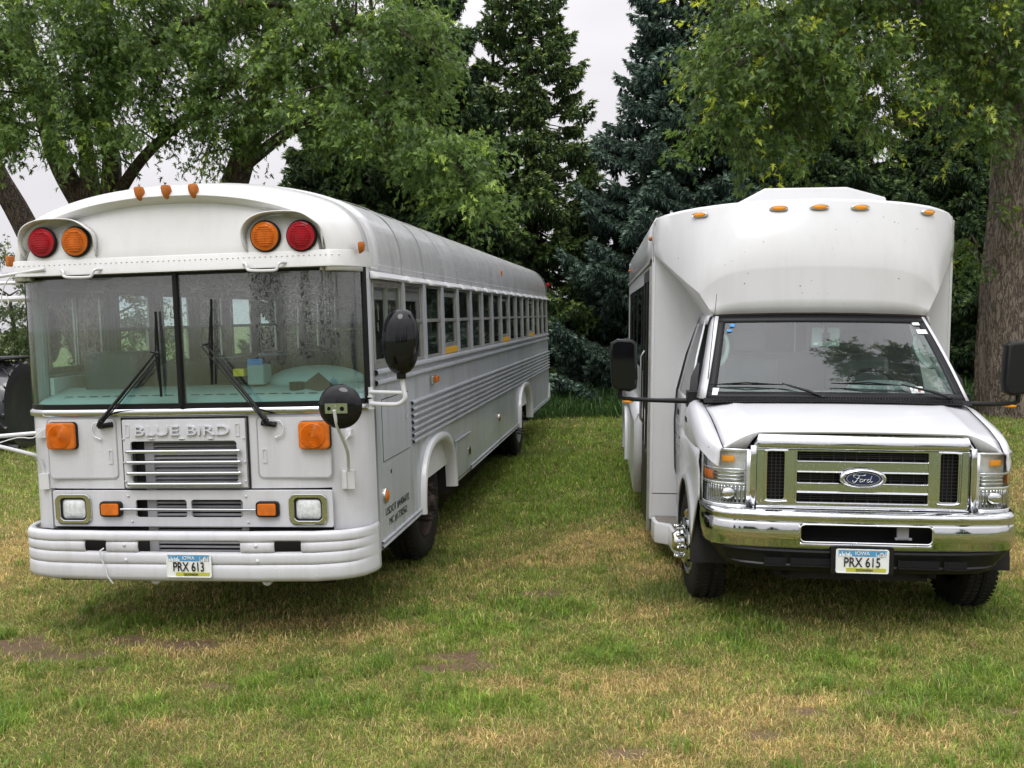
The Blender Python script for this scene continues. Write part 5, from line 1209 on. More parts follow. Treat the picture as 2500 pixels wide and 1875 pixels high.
# ================================================================ GROUND
SOIL=[(-3.35,6.06,.55,.25),(-2.69,6.14,.35,.12),(-2.12,6.03,.30,.13),(-2.86,5.86,.45,.12),(-.36,5.50,.32,.12),(-.46,5.67,.2,.1),(-2.6,5.6,.15,.08),(-1.75,5.3,.12,.06),(1.16,4.47,.10,.05),(1.47,4.72,.10,.07),(2.48,4.66,.13,.08),(.2,6.9,.2,.12),(-1.2,5.35,.14,.05),(.46,4.3,.12,.06),(-.9,5.15,.16,.05),(1.9,4.95,.1,.05),(-4.6,6.4,.6,.3)]
GREEN=[(-.39,6.37,.40,.22),(.1,6.62,.35,.2),(-.2,6.2,.35,.18),(-.88,6.52,.3,.16),(.42,6.5,.25,.18),(-1.53,5.31,.3,.14),(-1.05,4.95,.4,.16),(-2.09,5.02,.3,.2),(1.23,5.7,.3,.2),(1.84,5.41,.35,.25),(2.17,4.91,.3,.2),(2.69,5.2,.35,.3),(1.47,6.11,.3,.25),(-2.6,6.5,.8,.15),(-1.5,5.0,.5,.12),(.6,5.6,.35,.2),(-.3,4.9,.4,.15),(3.3,6.5,.6,.6),(.2,9.8,.9,1.2),(.9,12,1.5,3),(-2.9,4.9,.4,.3)]
STRAW=[(.87,4.6,.5,.22),(.46,5.16,.5,.18),(1.41,4.84,.25,.12),(1.93,4.38,.5,.2),(-.06,4.5,.35,.14),(.58,4.22,.5,.15),(-2.16,5.97,.5,.15),(-1.38,6.4,.5,.14),(-.8,6.2,.3,.12),(-1.0,6.05,.3,.14),(.77,8.34,.5,.5),(1.2,7.25,.5,.4),(.86,6.35,.3,.2),(5.67,10.58,1.4,1.8),(3.95,7.66,.8,1.0),(-4.6,9,1.2,1.6),(1.35,4.3,.6,.2),(0,5.25,.4,.1),(-1.9,4.75,.3,.08),(.3,7.9,.6,.3),(4.3,6.4,.7,.5)]
def fieldv(x,y,L):
    t=np.zeros_like(x)
    for a,b,sx,sy in L: t=np.maximum(t,np.exp(-((x-a)/sx)**2-((y-b)/sy)**2))
    return t
def ground_fields(x,y):
    n1=fbm(x,y,1.1,3); n2=fbm(x,y,3.2,8); n3=fbm(x,y,9.,5); n4=fbm(x,y,.35,21)
    wob=.65*(n2-.5)+.75*(n3-.5)
    soil=np.clip((fieldv(x,y,SOIL)+wob*1.5-.42)*3.2,0,1)
    soil=np.maximum(soil,np.clip((n2*.6+n3*.4-.70)*9,0,1)*.8)
    green=np.clip(fieldv(x,y,GREEN)*.85+wob*1.7+(n1-.5)*1.3+.04,0,1)
    straw=np.clip(fieldv(x,y,STRAW)*1.15+(n2-.5)*1.3+(fbm(x,y,.8,31)-.5)*1.1-.10,0,1)
    far=np.clip((y-9)/6,0,1); green=np.clip(green+far*.35,0,1); straw=np.clip(straw-far*.25,0,1)
    return soil*(1-far),green,straw,n4
def ground_z(x,y):
    d=np.hypot(x,y); 
    return .028*(fbm(x,y,.7,40)-.5)+.010*(fbm(x,y,5,41)-.5)+.05*np.exp(-((x-1.35)/.8)**2)*np.clip((y-5.2)/1.0,0,1)*np.clip((16-y)/3,0,1)
def build_ground():
    xs=np.concatenate([-np.geomspace(12,900,22)[::-1],np.arange(-11.9,12,.07),np.geomspace(12,900,22)])
    ys=np.concatenate([-np.geomspace(6,900,20)[::-1],np.arange(-5.9,2.5,.3),np.arange(2.5,14,.05),np.arange(14,26,.2),np.geomspace(26,900,22)])
    X,Y=np.meshgrid(xs,ys); Z=ground_z(X,Y); soil,green,straw,n4=ground_fields(X,Y)
    thatch=np.array([.16,.138,.055]); dirt=np.array([.135,.088,.056]); gr=np.array([.075,.100,.020]); st=np.array([.24,.18,.07])
    c=thatch*(1-green[...,None]*.7)+gr*green[...,None]*.7; c=c*(1-straw[...,None]*.6)+st*straw[...,None]*.6; c=c*(1-soil[...,None])+dirt*soil[...,None]
    f=np.clip((np.hypot(X,Y)-16)/8,0,1)[...,None]; f=np.maximum(f,np.clip((2.2-Y)/2,0,1)[...,None]); c=c*(1-f)+np.array([.105,.125,.045])*f*(.8+.4*fbm(X,Y,.12,70)[...,None])
    c=c*(.75+.5*fbm(X,Y,14,50)[...,None])
    n,m=X.shape; idx=np.arange(n*m).reshape(n,m); F=np.stack([idx[:-1,:-1],idx[:-1,1:],idx[1:,1:],idx[1:,:-1]],-1).reshape(-1,4)
    g=attr_mat('lawn_soil',.85,.2)
    nt=g.node_tree; N=nt.nodes; L=nt.links; b=N['Principled BSDF']; tc=N.new('ShaderNodeTexCoord'); no=N.new('ShaderNodeTexNoise'); no.inputs['Scale'].default_value=70; no.inputs['Detail'].default_value=8; L.new(tc.outputs['Object'],no.inputs['Vector'])
    bp=N.new('ShaderNodeBump'); bp.inputs['Strength'].default_value=.9; bp.inputs['Distance'].default_value=.015; L.new(no.outputs[0],bp.inputs['Height']); L.new(bp.outputs[0],b.inputs['Normal'])
    o=fast_mesh('ground',np.stack([X,Y,Z],-1).reshape(-1,3),F,g,tint=c.reshape(-1,3),smooth=True)
    meta(o,kind='structure')
build_ground()

# ---------------------------------------------------------------- grass blades (one mesh of many)
def blades(name,x,y,h,w,lean,col,m,bend=.5,zoff=-.004):
    n=len(x); th=RNG.uniform(0,2*np.pi,n); dx,dy=np.cos(th),np.sin(th); ph=RNG.uniform(0,2*np.pi,n); wx,wy=np.cos(ph)*w/2,np.sin(ph)*w/2
    z=ground_z(x,y)+zoff; lx,ly=dx*lean*h,dy*lean*h; up=h*np.sqrt(np.clip(1-np.minimum(lean,.97)**2,.03,1))
    V=np.empty((n,5,3)); 
    V[:,0]=np.stack([x-wx,y-wy,z],-1); V[:,1]=np.stack([x+wx,y+wy,z],-1)
    mx,my,mz=x+lx*.35,y+ly*.35,z+up*.62
    V[:,2]=np.stack([mx+wx*.8,my+wy*.8,mz],-1); V[:,3]=np.stack([mx-wx*.8,my-wy*.8,mz],-1)
    V[:,4]=np.stack([x+lx*(1+bend*.3),y+ly*(1+bend*.3),z+up*(1-bend*.25)],-1)
    b=np.arange(n)*5
    F=np.stack([b,b+1,b+2, b,b+2,b+3, b+3,b+2,b+4],-1).reshape(-1,3)
    T=np.repeat(col[:,None,:],5,1); T[:,0:2]*=.8
    return V.reshape(-1,3),F,T.reshape(-1,3)
grassM=attr_mat('grass_blades',.5,.4,trans=.35)
def inbus(x,y):
    c,s=math.cos(-.1423),math.sin(-.1423); u=(x+2.156)*c-(y-6.1197)*(-s)*-1 if False else (x+2.156)*math.cos(.1423)-(y-6.1197)*math.sin(.1423); v=(x+2.156)*math.sin(.1423)+(y-6.1197)*math.cos(.1423)
    return (abs(u)<.75)&(v>.2)&(v<11.7)
def invan(x,y):
    u=(x-2.0925)*math.cos(.0951)-(y-5.7641)*math.sin(.0951); v=(x-2.0925)*math.sin(.0951)+(y-5.7641)*math.cos(.0951)
    return (abs(u)<.7)&(v>.3)&(v<8.2)
def lawn_cols(x,y,green,straw,soil):
    n=len(x); r=RNG.random((n,1)); v=RNG.uniform(.40,1.0,(n,1))+.75*RNG.random((n,1))**2.2
    gA=np.array([.145,.255,.035]); gB=np.array([.26,.385,.055]); gC=np.array([.28,.325,.072]); sA=np.array([.68,.56,.25]); sB=np.array([.48,.35,.14])
    lush=np.clip(green*.9,0,1)[:,None]
    g=gA*(1-r)+gB*r; g=g*lush+(g*.35+gC*.65)*(1-lush)
    s=sA*r+sB*(1-r)
    pick=RNG.random(n)<np.clip(.32+.66*straw-.50*green,.07,.82)
    return np.where(pick[:,None],s,g)*v*(.62+.76*fbm(x,y,9,61)[:,None])*(.8+.4*fbm(x,y,2.1,62)[:,None])
def lawn(n,x0,x1,y0,y1,h0,h1,w0,w1,frustum=True):
    x=RNG.uniform(x0,x1,n); y=y0+(y1-y0)*RNG.random(n)
    k=((np.abs(x)<.58*y+1.1)==frustum)&~(inbus(x,y)&(y>8.5))&~(invan(x,y)&(y>8.5)); x,y=x[k],y[k]
    soil,green,straw,n4=ground_fields(x,y)
    k=RNG.random(len(x))>soil*.90; x,y,soil,green,straw=x[k],y[k],soil[k],green[k],straw[k]
    n=len(x); tall=np.clip(green-.35,0,1)
    tuft=np.clip((fbm(x,y,4.5,77)-.52)*5,0,1)
    h=(h0+(h1-h0)*RNG.random(n)**1.6)*(.75+.55*tall+.65*tuft*green)
    lean=np.clip(RNG.uniform(.25,.98,n)-tall*.25*RNG.random(n),.1,.97)
    w=RNG.uniform(w0,w1,n)
    return blades('g',x,y,h,w,lean,lawn_cols(x,y,green,straw,soil),grassM)
def merge(parts):
    Vs=[];Fs=[];Ts=[];o=0
    for v,f,t in parts: Vs.append(v);Fs.append(f+o);Ts.append(t);o+=len(v)
    return np.concatenate(Vs),np.concatenate(Fs),np.concatenate(Ts)
parts=[lawn(420000,-4.6,4.6,3.4,6.0,.018,.078,.0028,.0062),
       lawn(300000,-6,6.5,6.0,9.0,.025,.085,.004,.008),
       lawn(230000,-9,9,9.0,14.0,.03,.09,.006,.012),
       lawn(120000,-13,13,14.0,21,.04,.11,.010,.02),
       lawn(190000,-18,18,-.5,22,.04,.10,.010,.020,False),lawn(60000,-6,6,.8,5,.03,.08,.006,.011,False)]
# individual tufts of longer grass
def tufts(n,per,x0,x1,y0,y1,h,w,spread):
    cx=RNG.uniform(x0,x1,n); cy=RNG.uniform(y0,y1,n); s,g,st,_=ground_fields(cx,cy); k=(RNG.random(n)<.25+g*.75)&(s<.5)&~invan(cx,cy)&~inbus(cx,cy); cx,cy=cx[k],cy[k]
    x=np.repeat(cx,per)+RNG.normal(0,spread,len(cx)*per); y=np.repeat(cy,per)+RNG.normal(0,spread,len(cx)*per); n=len(x)
    r=RNG.random((n,1)); c=np.array([.10,.20,.03])*(1-r)+np.array([.24,.36,.055])*r
    c=np.where(RNG.random((n,1))<.12,np.array([[.30,.22,.09]]),c)*RNG.uniform(.7,1.25,(n,1))
    return blades('t',x,y,h*RNG.uniform(.5,1.25,n),RNG.uniform(w*.7,w*1.3,n),RNG.uniform(.15,.85,n),c,grassM,bend=1)
parts+=[tufts(460,46,-4.2,4.2,3.6,7.2,.11,.0055,.034),tufts(900,14,-4.2,4.2,3.6,7.2,.06,.0045,.018),tufts(420,36,-6,6,7,12,.10,.007,.04),tufts(260,34,-10,10,12,18,.13,.012,.06)]
# long green strip in front of the bus and round the wheels
def ring_grass(cx,cy,n,sp,h,w):
    x=cx+RNG.normal(0,sp,n); y=cy+RNG.normal(0,sp*.7,n); r=RNG.random((n,1)); c=(np.array([.07,.14,.022])*(1-r)+np.array([.24,.26,.07])*r)*RNG.uniform(.6,1.2,(n,1))
    return blades('t',x,y,h*RNG.uniform(.4,1.2,n),RNG.uniform(w*.7,w*1.3,n),RNG.uniform(.1,.8,n),c,grassM,bend=1)
parts+=[ring_grass(1.12,6.72,2200,.24,.10,.005),ring_grass(3.1,6.3,2000,.24,.095,.005),ring_grass(2.1,6.2,1500,.5,.08,.005),ring_grass(-.9,6.9,1200,.5,.08,.005),ring_grass(-.7,8.05,1100,.25,.10,.006),ring_grass(.15,13.9,700,.3,.13,.01)]
def litter(n):
    x=RNG.uniform(-4.2,4.2,n); y=RNG.uniform(3.6,8,n); c=np.array([.55,.42,.20])*RNG.uniform(.5,1.2,(n,1))
    return blades('l',x,y,RNG.uniform(.04,.16,n),RNG.uniform(.002,.004,n),RNG.uniform(.93,.97,n),c,grassM,bend=.2,zoff=.012)
parts+=[litter(2600)]
v,f,t=merge(parts)
meta(fast_mesh('lawn_grass',v,f,grassM,tint=t),'short mixed green and straw coloured lawn grass covering the ground','grass',kind='stuff')
# tall grass along the tree line
def tall(n,poly,h,w,c0,c1,lean=.55):
    (x0,x1,y0f,y1f)=poly; x=RNG.uniform(x0,x1,n); u=RNG.random(n); y=y0f(x)+(y1f(x)-y0f(x))*u
    clump=.55+.65*fbm(x,y,1.3,90); r=RNG.random((n,1)); c=(np.array(c0)*(1-r)+np.array(c1)*r)*RNG.uniform(.6,1.3,(n,1))
    th=RNG.normal(.5,.8,n)
    V,F,T=blades('tg',x,y,h*clump*RNG.uniform(.55,1.15,n)*(.55+.45*np.minimum(u*3,1)),RNG.uniform(w*.7,w*1.3,n),np.clip(RNG.normal(lean,.2,n),.05,.95),c,grassM,bend=1.4)
    return V,F,T
edge=lambda x: 18.6-.10*np.maximum(x-3,0)*1.6+.25*np.sin(x*1.3)
P_=[tall(14000,(-22,-13,lambda x:18.6+0*x,lambda x:22.5+0*x),.95,.02,(.030,.080,.016),(.095,.20,.045)),tall(14000,(13,22,lambda x:16.8+0*x,lambda x:21+0*x),.95,.02,(.030,.080,.016),(.095,.20,.045)),
    tall(52000,(-13,13,edge,lambda x:edge(x)+4.2),.95,.018,(.030,.080,.016),(.095,.20,.045)),
    tall(9000,(-13,13,edge,lambda x:edge(x)+1.6),.55,.012,(.07,.15,.04),(.15,.22,.07),.7),
    tall(9000,(-13.5,-4.5,lambda x:17.2+0*x,lambda x:19.6+0*x),.9,.016,(.05,.09,.03),(.13,.17,.07),.4)]
v,f,t=merge(P_)
meta(fast_mesh('tall_grass',v,f,grassM,tint=t),'tall unmown dark green grass in front of the tree line','grass',kind='stuff')

# ================================================================ TREES
def rough_tube(mb,path,rads,n=16,seed=0,amp=.06):
    if rads[0]>.4: n=28
    rnd=random.Random(seed); P=[Vector(p) for p in path]; prev=None; rows=[]
    ph=[rnd.uniform(0,6.28) for _ in range(4)]
    for i,p in enumerate(P):
        t=(P[min(i+1,len(P)-1)]-P[max(i-1,0)]).normalized()
        u=(t.cross(Vector((0,0,1)) if abs(t.z)<.9 else Vector((1,0,0))) if prev is None else prev-t*prev.dot(t)).normalized(); prev=u; w=t.cross(u)
        row=[]
        for k in range(n):
            a=2*math.pi*k/n; r=rads[i]*(1+amp*math.sin(3*a+ph[0]+i*.2)+amp*.7*math.sin(5*a+ph[1]-i*.15)+amp*.5*math.sin(2*a+ph[2])+rnd.uniform(-.015,.015))
            row.append(tuple(p+u*math.cos(a)*r+w*math.sin(a)*r))
        rows.append(row)
    mb.sheet(rows,closed=True); return mb
def bark(name,c0,c1,scale=1.0):
    m=bpy.data.materials.new(name); m.use_nodes=True; nt=m.node_tree; N=nt.nodes; L=nt.links; b=N['Principled BSDF']; b.inputs['Roughness'].default_value=.9; b.inputs['Specular IOR Level'].default_value=.2
    tc=N.new('ShaderNodeTexCoord'); mp=N.new('ShaderNodeMapping'); mp.inputs['Scale'].default_value=(22*scale,22*scale,5.2*scale); L.new(tc.outputs['Object'],mp.inputs[0])
    n=N.new('ShaderNodeTexNoise'); n.inputs['Scale'].default_value=.62; n.inputs['Detail'].default_value=4; n.inputs['Roughness'].default_value=.6; n.inputs['Distortion'].default_value=.8; L.new(mp.outputs[0],n.inputs['Vector'])
    n2=N.new('ShaderNodeTexNoise'); n2.inputs['Scale'].default_value=2.4; n2.inputs['Detail'].default_value=6; n2.inputs['Roughness'].default_value=.7; L.new(mp.outputs[0],n2.inputs['Vector'])
    sb=N.new('ShaderNodeMath'); sb.operation='SUBTRACT'; sb.inputs[1].default_value=.5; L.new(n.outputs[0],sb.inputs[0])
    ab=N.new('ShaderNodeMath'); ab.operation='ABSOLUTE'; L.new(sb.outputs[0],ab.inputs[0])
    mr=N.new('ShaderNodeMapRange'); mr.inputs[1].default_value=.0; mr.inputs[2].default_value=.07; L.new(ab.outputs[0],mr.inputs[0])
    mq=N.new('ShaderNodeMapRange'); mq.inputs[1].default_value=.3; mq.inputs[2].default_value=.7; mq.inputs[3].default_value=.35; L.new(n2.outputs[0],mq.inputs[0])
    ml=N.new('ShaderNodeMath'); ml.operation='MULTIPLY'; L.new(mr.outputs[0],ml.inputs[0]); L.new(mq.outputs[0],ml.inputs[1])
    mx=N.new('ShaderNodeMix'); mx.data_type='RGBA'; mx.inputs[6].default_value=(*c0,1); mx.inputs[7].default_value=(*c1,1)
    L.new(ml.outputs[0],mx.inputs[0]); L.new(mx.outputs[2],b.inputs['Base Color'])
    bp=N.new('ShaderNodeBump'); bp.inputs['Strength'].default_value=1; bp.inputs['Distance'].default_value=.05; L.new(ml.outputs[0],bp.inputs['Height']); L.new(bp.outputs[0],b.inputs['Normal'])
    return m
M['bark']=bark('maple_bark',(.10,.075,.06),(.52,.43,.36)); M['bark2']=bark('spruce_bark',(.022,.015,.012),(.11,.075,.058)); M['barkd']=bark('dark_maple_bark',(.05,.038,.03),(.27,.21,.165))
leafM=attr_mat('maple_leaves',.45,.45,trans=.42); needM=attr_mat('spruce_needles',.6,.3,trans=.08)
LEAF=np.array([(0,0),(.07,.12),(.40,.14),(.10,.27),(.52,.60),(.10,.44),(.16,.66),(.0,1.08),(-.16,.66),(-.10,.44),(-.52,.60),(-.10,.27),(-.40,.14),(-.07,.12)])
LT=np.array([(0,1,13),(1,2,3),(1,3,11),(1,11,13),(11,12,13),(3,4,5),(3,5,9),(3,9,11),(9,10,11),(5,6,8),(5,8,9),(6,7,8)])
def leaf_mesh(pos,dirv,size,col,roll=None):
    """each leaf hangs along dirv; lobed outline, slightly folded"""
    n=len(pos); d=dirv/np.linalg.norm(dirv,axis=1,keepdims=True)
    rnd=RNG.normal(0,1,(n,3)); s=np.cross(d,rnd); s/=np.linalg.norm(s,axis=1,keepdims=True); nn=np.cross(s,d)
    # leaf blades lie mostly face-up: blend the normal towards +z
    up=np.array([0,0,1.0]); nn=nn*.75+up*RNG.uniform(0,1.0,(n,1)); nn-=d*(nn*d).sum(1,keepdims=True); nn/=np.linalg.norm(nn,axis=1,keepdims=True)+1e-9; s=np.cross(d,nn)
    L=LEAF; fold=np.abs(L[:,0])*.35; drp=-(L[:,1]**2)*.22
    V=pos[:,None,:]+size[:,None,None]*(s[:,None,:]*L[None,:,0,None]+d[:,None,:]*L[None,:,1,None]+nn[:,None,:]*(fold+drp)[None,:,None])
    F=(np.arange(n)[:,None,None]*len(L)+LT[None]).reshape(-1,3)
    T=np.repeat(col[:,None,:],len(L),1)
    return V.reshape(-1,3),F,T.reshape(-1,3)
def maple_crown(name,parent,blobs,sprays,leafsize,mb_twig,base_pts,cols,per=15,seed=1):
    """blobs: (cx,cy,cz,rx,ry,rz,weight). Drooping leafy sprays are scattered through the lobes; twigs run back toward the limbs."""
    B=np.array(blobs,float); wgt=B[:,6]/B[:,6].sum(); k=RNG.choice(len(B),sprays,p=wgt)
    u=RNG.normal(0,1,(sprays,3)); u/=np.linalg.norm(u,axis=1,keepdims=True); r=RNG.random((sprays,1))**.42
    st=B[k,:3]+u*r*B[k,3:6]
    # clumping: pull starts toward clump centres
    nc=max(sprays//11,1); cc=st[RNG.choice(sprays,nc)]; 
    for i0 in range(0,sprays,600):
        seg=st[i0:i0+600]; d=((seg[:,None]-cc[None])**2).sum(-1); j=d.argmin(1); st[i0:i0+600]=seg*.36+cc[j]*.64
    cen=B[k,:3].copy(); out=st-cen; out[:,2]*=.3; out/=np.linalg.norm(out,axis=1,keepdims=True)+1e-6
    dirv=out*.8+RNG.normal(0,.35,(sprays,3)); dirv[:,2]-=.34; dirv/=np.linalg.norm(dirv,axis=1,keepdims=True)
    ln=RNG.uniform(.35,.85,sprays)
    t=np.tile(np.linspace(.05,1,per),(sprays,1))+RNG.normal(0,.03,(sprays,per))
    P=st[:,None,:]+dirv[:,None,:]*(t*ln[:,None])[...,None]; P[...,2]-=(t**2)*ln[:,None]*.24
    P+=RNG.normal(0,.055,P.shape)
    P=P.reshape(-1,3)
    D=np.repeat(dirv,per,0)*.5+RNG.normal(0,.5,P.shape); D[:,2]-=.42
    size=RNG.uniform(.7,1.2,len(P))*leafsize
    tone=np.repeat(RNG.random(sprays),per); j=RNG.random(len(P))
    c0,c1,c2=[np.array(c) for c in cols]
    C=c0+(c1-c0)*(np.clip(tone*.75+j*.4,0,1.1)**1.5)[:,None]
    yl=np.repeat(RNG.random(sprays)<.06,per)[:,None]; C=np.where(yl,c2,C)*RNG.uniform(.75,1.2,(len(P),1))
    V,F,T=leaf_mesh(P,D,size,C)
    cr=fast_mesh('crown',V,F,leafM,parent,T)
    # twigs
    tw=mb_twig
    for i in range(0,sprays,3):
        a=st[i]; tw.tube([tuple(a),tuple(a+dirv[i]*ln[i]*.6-np.array((0,0,.08))),tuple(a+dirv[i]*ln[i]-np.array((0,0,.3*ln[i])))],[.007,.004,.002],3,caps=False)
    bp_=np.array(base_pts)
    for i in range(0,nc,2):
        a=cc[i]; dd=((bp_-a)**2).sum(1); b=bp_[dd.argmin()]
        if dd.min()>9: continue
        m=(a+b)/2+np.array((0,0,.15)); tw.tube([tuple(b),tuple(m),tuple(a)],[.028,.018,.006],4,caps=False)
    return cr
def path(pts,n=5): return catmull(pts,n)
def lerp_r(a,b,n): return [a+(b-a)*i/(n-1) for i in range(n)]
def maple(name,label,base,stems,blobs,sprays,leafsize,cols,barkm,group=None,per=15,seed=3):
    root=empty(name,label,'tree',base,group)
    bx=Vector(base); tr=MB(); pts=[]
    for i,(pp,r0,r1) in enumerate(stems):
        P=path([tuple(Vector(p)-bx) for p in pp],6); rough_tube(tr,P,lerp_r(r0,r1,len(P)),14 if r0>.12 else 7,seed+i,.07 if r0>.12 else .04); pts+=P
    tr.build('trunk',barkm,root,angle=180)
    tw=MB()
    maple_crown('crown',root,[(b[0]-bx.x,b[1]-bx.y,b[2]-bx.z,*b[3:]) for b in blobs],sprays,leafsize,tw,pts,cols,per)
    tw.build('twigs',barkm,root,smooth=False)
    return root
G0=((.036,.080,.016),(.20,.315,.072),(.36,.50,.09))
# left maple over the bus
maple('maple_tree','large silver maple with a forked dark trunk spreading over the white school bus',(-8.9,20.3,0),[
  ([(-8.9,20.3,-.1),(-8.85,20.2,1.5),(-8.75,20.1,3.2),(-8.7,20.0,4.6),(-8.75,20.0,5.8),(-8.9,20.1,7.5)],.46,.07),
  ([(-8.75,20.1,4.3),(-9.3,19.9,5.6),(-9.6,19.8,7.2),(-10.1,19.8,9.6)],.25,.12),
  ([(-8.6,20.0,4.2),(-8.2,19.9,5.3),(-8.2,19.6,7.0),(-7.8,19.5,9.5)],.22,.10),
  ([(-8.4,20.0,4.5),(-7.4,19.5,5.5),(-6.3,19.3,6.3),(-5.2,19,6.9)],.14,.05),
  ([(-8.2,19.6,7),(-6.6,19,7.8),(-5,18.6,8.2),(-3.6,18.4,8.0)],.12,.04)],
  [(-8.6,18.4,7.1,1.7,1.6,1.25,1.2),(-8.9,18.8,8.2,2.2,2,1.7,1.5),(-10.4,18.8,7.2,1.3,1.5,1.5,.8),(-6.9,18.6,7.2,1.5,1.5,1.2,1.0),(-6.6,19,8.6,2.0,2,1.6,1.3),(-10,19.5,10.2,2.5,2.5,1.8,.6),(-7,19.5,10.6,2.5,2.5,1.8,.6),(-9.9,18.2,5.9,.6,.8,.5,.15),(-8.4,18.3,5.75,1.1,.8,.45,.36),(-6.9,18.4,5.9,.8,.8,.45,.2)],
  2300,.118,G0,M['barkd'],'maples beside the vehicles',seed=5)
maple('maple_tree','silver maple leaning right behind the school bus roof, boughs drooping before the spruces',(-6.9,21.2,0),[
  ([(-6.9,21.2,-.1),(-6.6,20.8,2),(-6.0,20.2,4.3),(-5.5,19.8,5.3),(-4.9,19.4,6.8),(-4.4,19.2,9)],.40,.15),
  ([(-5.5,19.8,5.3),(-4.2,19,5.9),(-2.9,18.3,6.1),(-1.6,17.7,5.4),(-.9,17.4,4.7)],.13,.03),
  ([(-4.9,19.4,6.8),(-3.4,18.6,7.6),(-2.2,18,7.5),(-1.3,17.6,7.0)],.11,.03),
  ([(-5.2,19.6,6.0),(-3.6,18.6,6.4),(-2.2,17.9,6.3)],.08,.02)],
  [(-5.0,18.8,7.6,1.6,1.6,1.5,1.2),(-3.4,18.3,7.7,1.5,1.5,1.4,1.1),(-2.1,17.9,7.2,1.2,1.2,1.2,.9),(-3.7,18.0,6.2,1.4,1.3,.8,.7),(-2.2,17.6,5.7,1.15,1.1,.75,.65),(-1.1,17.3,5.0,.8,.9,.62,.5),(-.65,17.1,4.35,.5,.6,.4,.25),(-5.6,18.7,5.9,1.0,1,.6,.35),(-4.3,19,9.4,2.3,2,1.4,.7),(-2.8,18.5,9.2,1.4,1.5,.9,.4)],
  2300,.115,G0,M['barkd'],'maples beside the vehicles',seed=15)
maple('maple_tree','maple with a thin leaning trunk at the left edge of the picture',(-9.6,22.3,0),[
  ([(-9.5,22.2,-.1),(-10.1,22.0,2.2),(-11.2,22,4.6),(-12.0,22,6.4),(-12.2,22,9)],.36,.18)],
  [(-12.2,21.5,8.3,1.8,1.8,1.8,1),(-11.6,21,6.8,.9,1,.8,.3),(-12.8,21.5,10.5,2.5,2,1.5,.6)],
  420,.15,G0,M['barkd'],'maples beside the vehicles',seed=25)
# right maple
maple('maple_tree','tall silver maple with a thick grey trunk to the right of the shuttle bus',(9.25,17.3,0),[
  ([(9.25,17.3,-.15),(9.15,17.25,.35),(9.05,17.2,1.2),(9.0,17.1,2.6),(9.05,17,3.9),(9.1,17,5.5),(9.15,17,7.4),(9.4,17,9.5)],.54,.28),
  ([(9.05,17.05,3.3),(9.5,16.9,4.4),(9.9,16.8,6.0),(10.3,16.7,8.5)],.25,.15),
  ([(9.1,17,5.6),(8.0,16.4,6.4),(6.8,15.6,6.9),(5.6,15.2,6.5),(4.3,15,5.9)],.13,.03),
  ([(9.1,17,4.9),(8.2,16.4,5.3),(7.2,15.8,5.3),(6.3,15.4,4.9)],.09,.02),
  ([(9.15,17,6.6),(7.8,16.2,7.6),(6.4,15.5,7.9),(5.2,15.1,7.6)],.11,.03)],
  [(4.1,15,6.9,1.0,1.1,.8,.7),(3.75,14.9,5.9,.85,.9,.8,.6),(3.5,14.8,5.0,.5,.7,.45,.3),(4.3,14.9,4.6,.6,.7,.4,.25),(5.0,15.0,6.6,1.15,1.2,.95,.9),(4.45,14.8,5.8,.75,.9,.75,.55),(5.5,14.9,5.4,1.0,1.0,.7,.6),(6.4,15.3,6.9,1.3,1.3,1.0,.9),(7.6,15.6,6.7,1.3,1.3,1.2,1.0),(8.4,15.7,5.9,1.0,1.0,.9,.6),(7.6,15.4,5.1,.7,.8,.4,.22),(6.3,15.2,7.9,1.8,1.5,.8,1.0),(8.5,16,7.9,1.5,1.5,1.2,.9),(9.2,15.6,7.2,.9,1,.9,.4),(7.5,16,9.4,3,2.5,1.3,.9),(10.5,16.5,8.2,1.5,2,2,.5)],
  2800,.106,((.030,.070,.014),(.170,.270,.054),(.42,.50,.05)),M['bark'],'maples beside the vehicles',seed=35)
# low shoots on the right trunk
maple('maple_shoot','small leafy maple shoots growing low beside the thick right trunk','' or 'shrub' and (8.1,16.7,0),[
  ([(8.3,16.8,0),(8.25,16.7,1.2),(8.2,16.5,2.0),(8.1,16.4,3.1)],.03,.01)],
  [(8.15,16.4,2.9,.35,.3,.3,1),(8.2,16.4,1.9,.28,.3,.25,.7),(8.1,16.3,3.6,.4,.3,.3,.6)],45,.10,((.03,.075,.012),(.10,.17,.03),(.2,.28,.03)),M['barkd'],per=11,seed=45)['category']='shrub'

